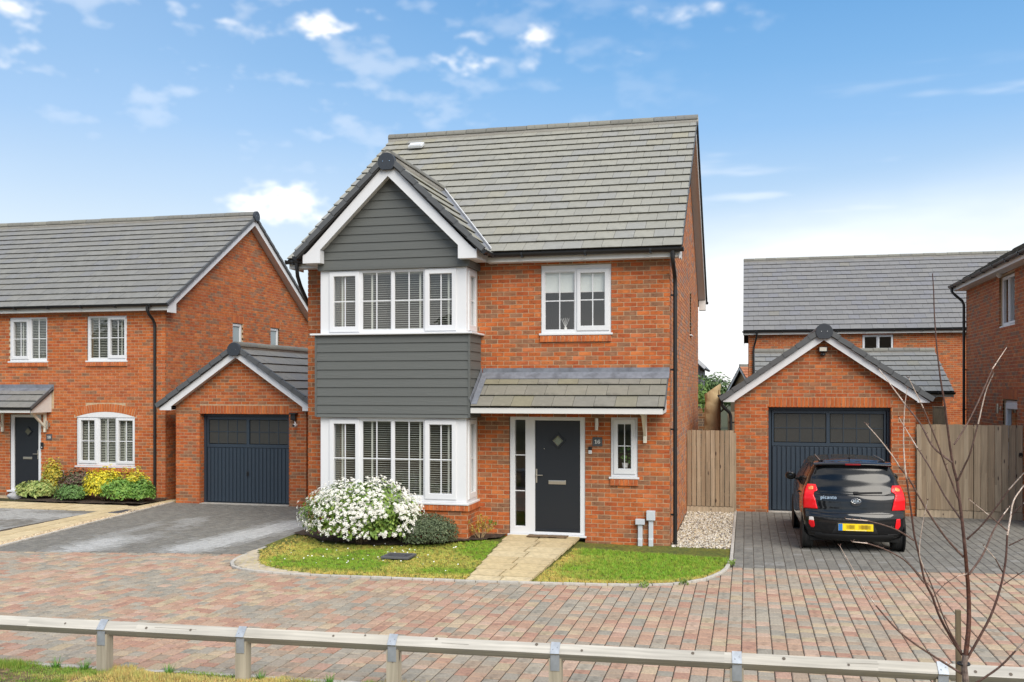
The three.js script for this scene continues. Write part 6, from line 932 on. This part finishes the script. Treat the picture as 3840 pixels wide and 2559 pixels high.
// ================= the bare sapling by the rail =================
{
  const t = thing('sapling', 'leafless young tree with thin upright branches in front of the knee rail', 'tree'), R = rng(55);
  const bark = [std([.13, .07, .055], .75, { map: T.bark }), std([.20, .14, .12], .8, { map: T.bark }), std([.92, .87, .80], .85, { map: T.bark })], limbs = [["trunk",0.023,0.003,[[2.6759999999999997,-0.05,9.3],[2.666,0.681,9.3],[2.654,0.802,9.317],[2.662,0.867,9.318],[2.682,1.021,9.303],[2.689,1.145,9.285],[2.687,1.292,9.281],[2.676,1.404,9.294],[2.659,1.572,9.313],[2.641,1.747,9.32],[2.626,1.892,9.308],[2.613,2.028,9.289],[2.593,2.119,9.28],[2.557,2.367,9.289],[2.535,2.533,9.308],[2.51,2.678,9.32],[2.494,2.823,9.313],[2.484,2.97,9.294],[2.475,3.146,9.281],[2.469,3.312,9.285],[2.459,3.417,9.303]]],["b",0.0095,0.002,[[2.645,0.861,9.3],[2.565,0.989,9.316],[2.493,1.128,9.335],[2.447,1.258,9.354],[2.401,1.352,9.375],[2.359,1.537,9.395],[2.33,1.649,9.417],[2.301,1.852,9.438],[2.272,2.045,9.46],[2.264,2.068,9.482],[2.247,2.297,9.505],[2.253,2.545,9.527],[2.263,2.644,9.55]]],["b",0.0095,0.004,[[2.674,0.836,9.3],[2.751,0.973,9.28],[2.832,1.129,9.256],[2.897,1.32,9.232],[2.932,1.483,9.207],[2.949,1.655,9.181],[2.974,1.763,9.154],[3.002,1.882,9.127],[3.07,1.983,9.1]]],["b",0.0085,0.002,[[2.645,0.733,9.3],[2.476,0.841,9.335],[2.349,0.927,9.376],[2.222,1.031,9.418],[2.079,1.198,9.462],[1.996,1.322,9.507],[1.922,1.455,9.553],[1.84,1.605,9.6]]],["b",0.0085,0.004,[[2.679,0.652,9.3],[2.731,0.696,9.334],[2.855,0.814,9.373],[2.944,0.938,9.414],[2.98,1.005,9.456],[3.035,1.09,9.5]]],["b",0.006,0.0015,[[2.64,0.884,9.3],[2.553,1.039,9.336],[2.503,1.156,9.376],[2.461,1.263,9.419],[2.411,1.388,9.463],[2.37,1.467,9.509],[2.337,1.563,9.555],[2.346,1.758,9.602],[2.371,1.928,9.65]]],["b",0.008,0.002,[[2.653,1.515,9.3],[2.545,1.635,9.33],[2.436,1.792,9.365],[2.353,1.932,9.402],[2.288,2.044,9.44],[2.222,2.127,9.479],[2.187,2.183,9.519],[2.093,2.308,9.559],[2.002,2.412,9.6]]],["b",0.007,0.002,[[2.645,1.754,9.3],[2.546,1.919,9.235],[2.463,2.107,9.16],[2.4,2.226,9.081],[2.289,2.439,9.0]]],["b",0.007,0.002,[[2.619,1.909,9.3],[2.532,2.124,9.354],[2.471,2.276,9.417],[2.371,2.516,9.482],[2.272,2.71,9.55]]],["b",0.008,0.002,[[2.582,2.145,9.3],[2.473,2.247,9.249],[2.401,2.401,9.191],[2.308,2.539,9.129],[2.155,2.771,9.065],[2.158,2.774,9.0]]],["b",0.007,0.0025,[[2.619,2.029,9.3],[2.649,2.125,9.343],[2.67,2.201,9.391],[2.712,2.413,9.443],[2.752,2.64,9.496],[2.782,2.741,9.55]]],["b",0.006,0.002,[[2.595,2.267,9.3],[2.682,2.396,9.246],[2.776,2.571,9.183],[2.872,2.777,9.118],[2.978,2.926,9.05]]],["b",0.007,0.002,[[2.674,1.635,9.3],[2.744,1.727,9.351],[2.814,1.846,9.409],[2.889,1.989,9.471],[2.96,2.102,9.535],[2.993,2.169,9.6]]],["b",0.008,0.002,[[2.687,1.401,9.3],[2.786,1.528,9.235],[2.871,1.686,9.16],[2.949,1.781,9.081],[3.008,1.829,9.0]]],["b",0.005,0.002,[[2.946,1.685,9.2],[2.82,1.792,9.27],[2.677,1.907,9.35]]],["b",0.005,0.002,[[2.917,1.407,9.2],[2.854,1.509,9.27],[2.765,1.605,9.35]]],["b",0.006,0.002,[[2.32,1.636,9.45],[2.22,1.702,9.494],[2.128,1.742,9.543],[2.011,1.777,9.596],[1.869,1.793,9.65]]],["b",0.006,0.002,[[2.384,1.357,9.45],[2.263,1.504,9.494],[2.12,1.588,9.543],[2.011,1.629,9.596],[1.912,1.644,9.65]]],["b",0.0035,0.002,[[2.439,1.269,9.45],[2.512,1.348,9.42],[2.594,1.4,9.386],[2.668,1.414,9.35]]],["b",0.005,0.003,[[2.972,1.797,9.2],[3.027,1.88,9.27],[3.075,1.954,9.35]]],["b",0.004,0.002,[[2.921,1.324,9.2],[3.033,1.43,9.247],[3.072,1.478,9.3]]],["b",0.005,0.002,[[2.955,1.589,9.2],[3.033,1.645,9.247],[3.072,1.672,9.3]]]];
  const tube = (pts, r0, r1, seg = 7) => { const c = new THREE.CatmullRomCurve3(pts.map((p) => V(...p))), n = pts.length * 5, fr = c.computeFrenetFrames(n, false), f = [], uv = [], at = (i, k) => { const p = c.getPointAt(i / n), a = k / seg * 6.2832, r = mix(r0, r1, (i / n) ** .8) * (1 + .12 * (hash(i, k, 3) - .5)); return p.addScaledVector(fr.normals[i], Math.cos(a) * r).addScaledVector(fr.binormals[i], Math.sin(a) * r); }; for (let i = 0; i < n; i++) for (let k = 0; k < seg; k++) for (const [a, b] of [[0, 0], [0, 1], [1, 1], [0, 0], [1, 1], [1, 0]]) { const p = at(i + a, k + b); f.push(p.x, p.y, p.z); uv.push((k + b) / seg, (i + a) / n * pts.length * .5); } const g = new THREE.BufferGeometry(); g.setAttribute('position', new THREE.Float32BufferAttribute(f, 3)); g.setAttribute('uv', new THREE.Float32BufferAttribute(uv, 2)); g.computeVertexNormals(); return g; };
  limbs.forEach(([n, r0, r1, P], i) => {
    if (n === 'trunk') { part('trunk', tube(P.slice(0, 4), r0, r0 * .86, 10), std([.30, .27, .25], .9, { map: T.bark }), t); part('trunk', tube(P.slice(3, 9), r0 * .72, r0 * .5, 9), std([.13, .05, .028], .55, { map: T.bark }), t); part('leader', tube(P.slice(8), r0 * .5, r1, 8), bark[0], t); return; }
    const k = Math.max(2, Math.ceil(P.length * .62)), b = part('branch', tube(P.slice(0, k), r0, mix(r0, r1, .5)), r0 > .009 ? bark[0] : bark[1], t); part('twig', tube(P.slice(k - 1), mix(r0, r1, .5), r1, 6), bark[2], b);
    const q = []; for (let j = 0; j < P.length; j++) for (let e = 0; e < 2; e++) { const p = V(...P[j]).lerp(V(...P[Math.min(j + 1, P.length - 1)]), R()), a = R() * 6.28, l = .008 + .01 * R(); q.push(rod(p, p.clone().add(V(Math.cos(a) * l, l * .9, Math.sin(a) * l)), .003, .0012, 4)); } part('buds', q, bark[1], b).userData.kind = 'stuff';
  });
  part('tie', new THREE.TorusGeometry(.036, .008, 6, 16).rotateX(Math.PI / 2).translate(2.655, .80, 9.29), M.black, t);
  rebase(t, 2.66, 0, 9.3);
  const s = thing('tree_stake', 'short thin wooden stake beside the sapling trunk', 'stake'), g = new RoundedBoxGeometry(.034, 1.3, .03, 1, .004); part('stake_wood', g.translate(0, .55, 0), std([.30, .24, .15], .9, { map: T.grain }), s); s.position.set(2.648, -.06, 9.2); s.rotation.z = .008;
}
scene.traverse((o) => { if (o.isMesh) { o.castShadow = true; o.receiveShadow = true; } });
renderer.render(scene, camera);
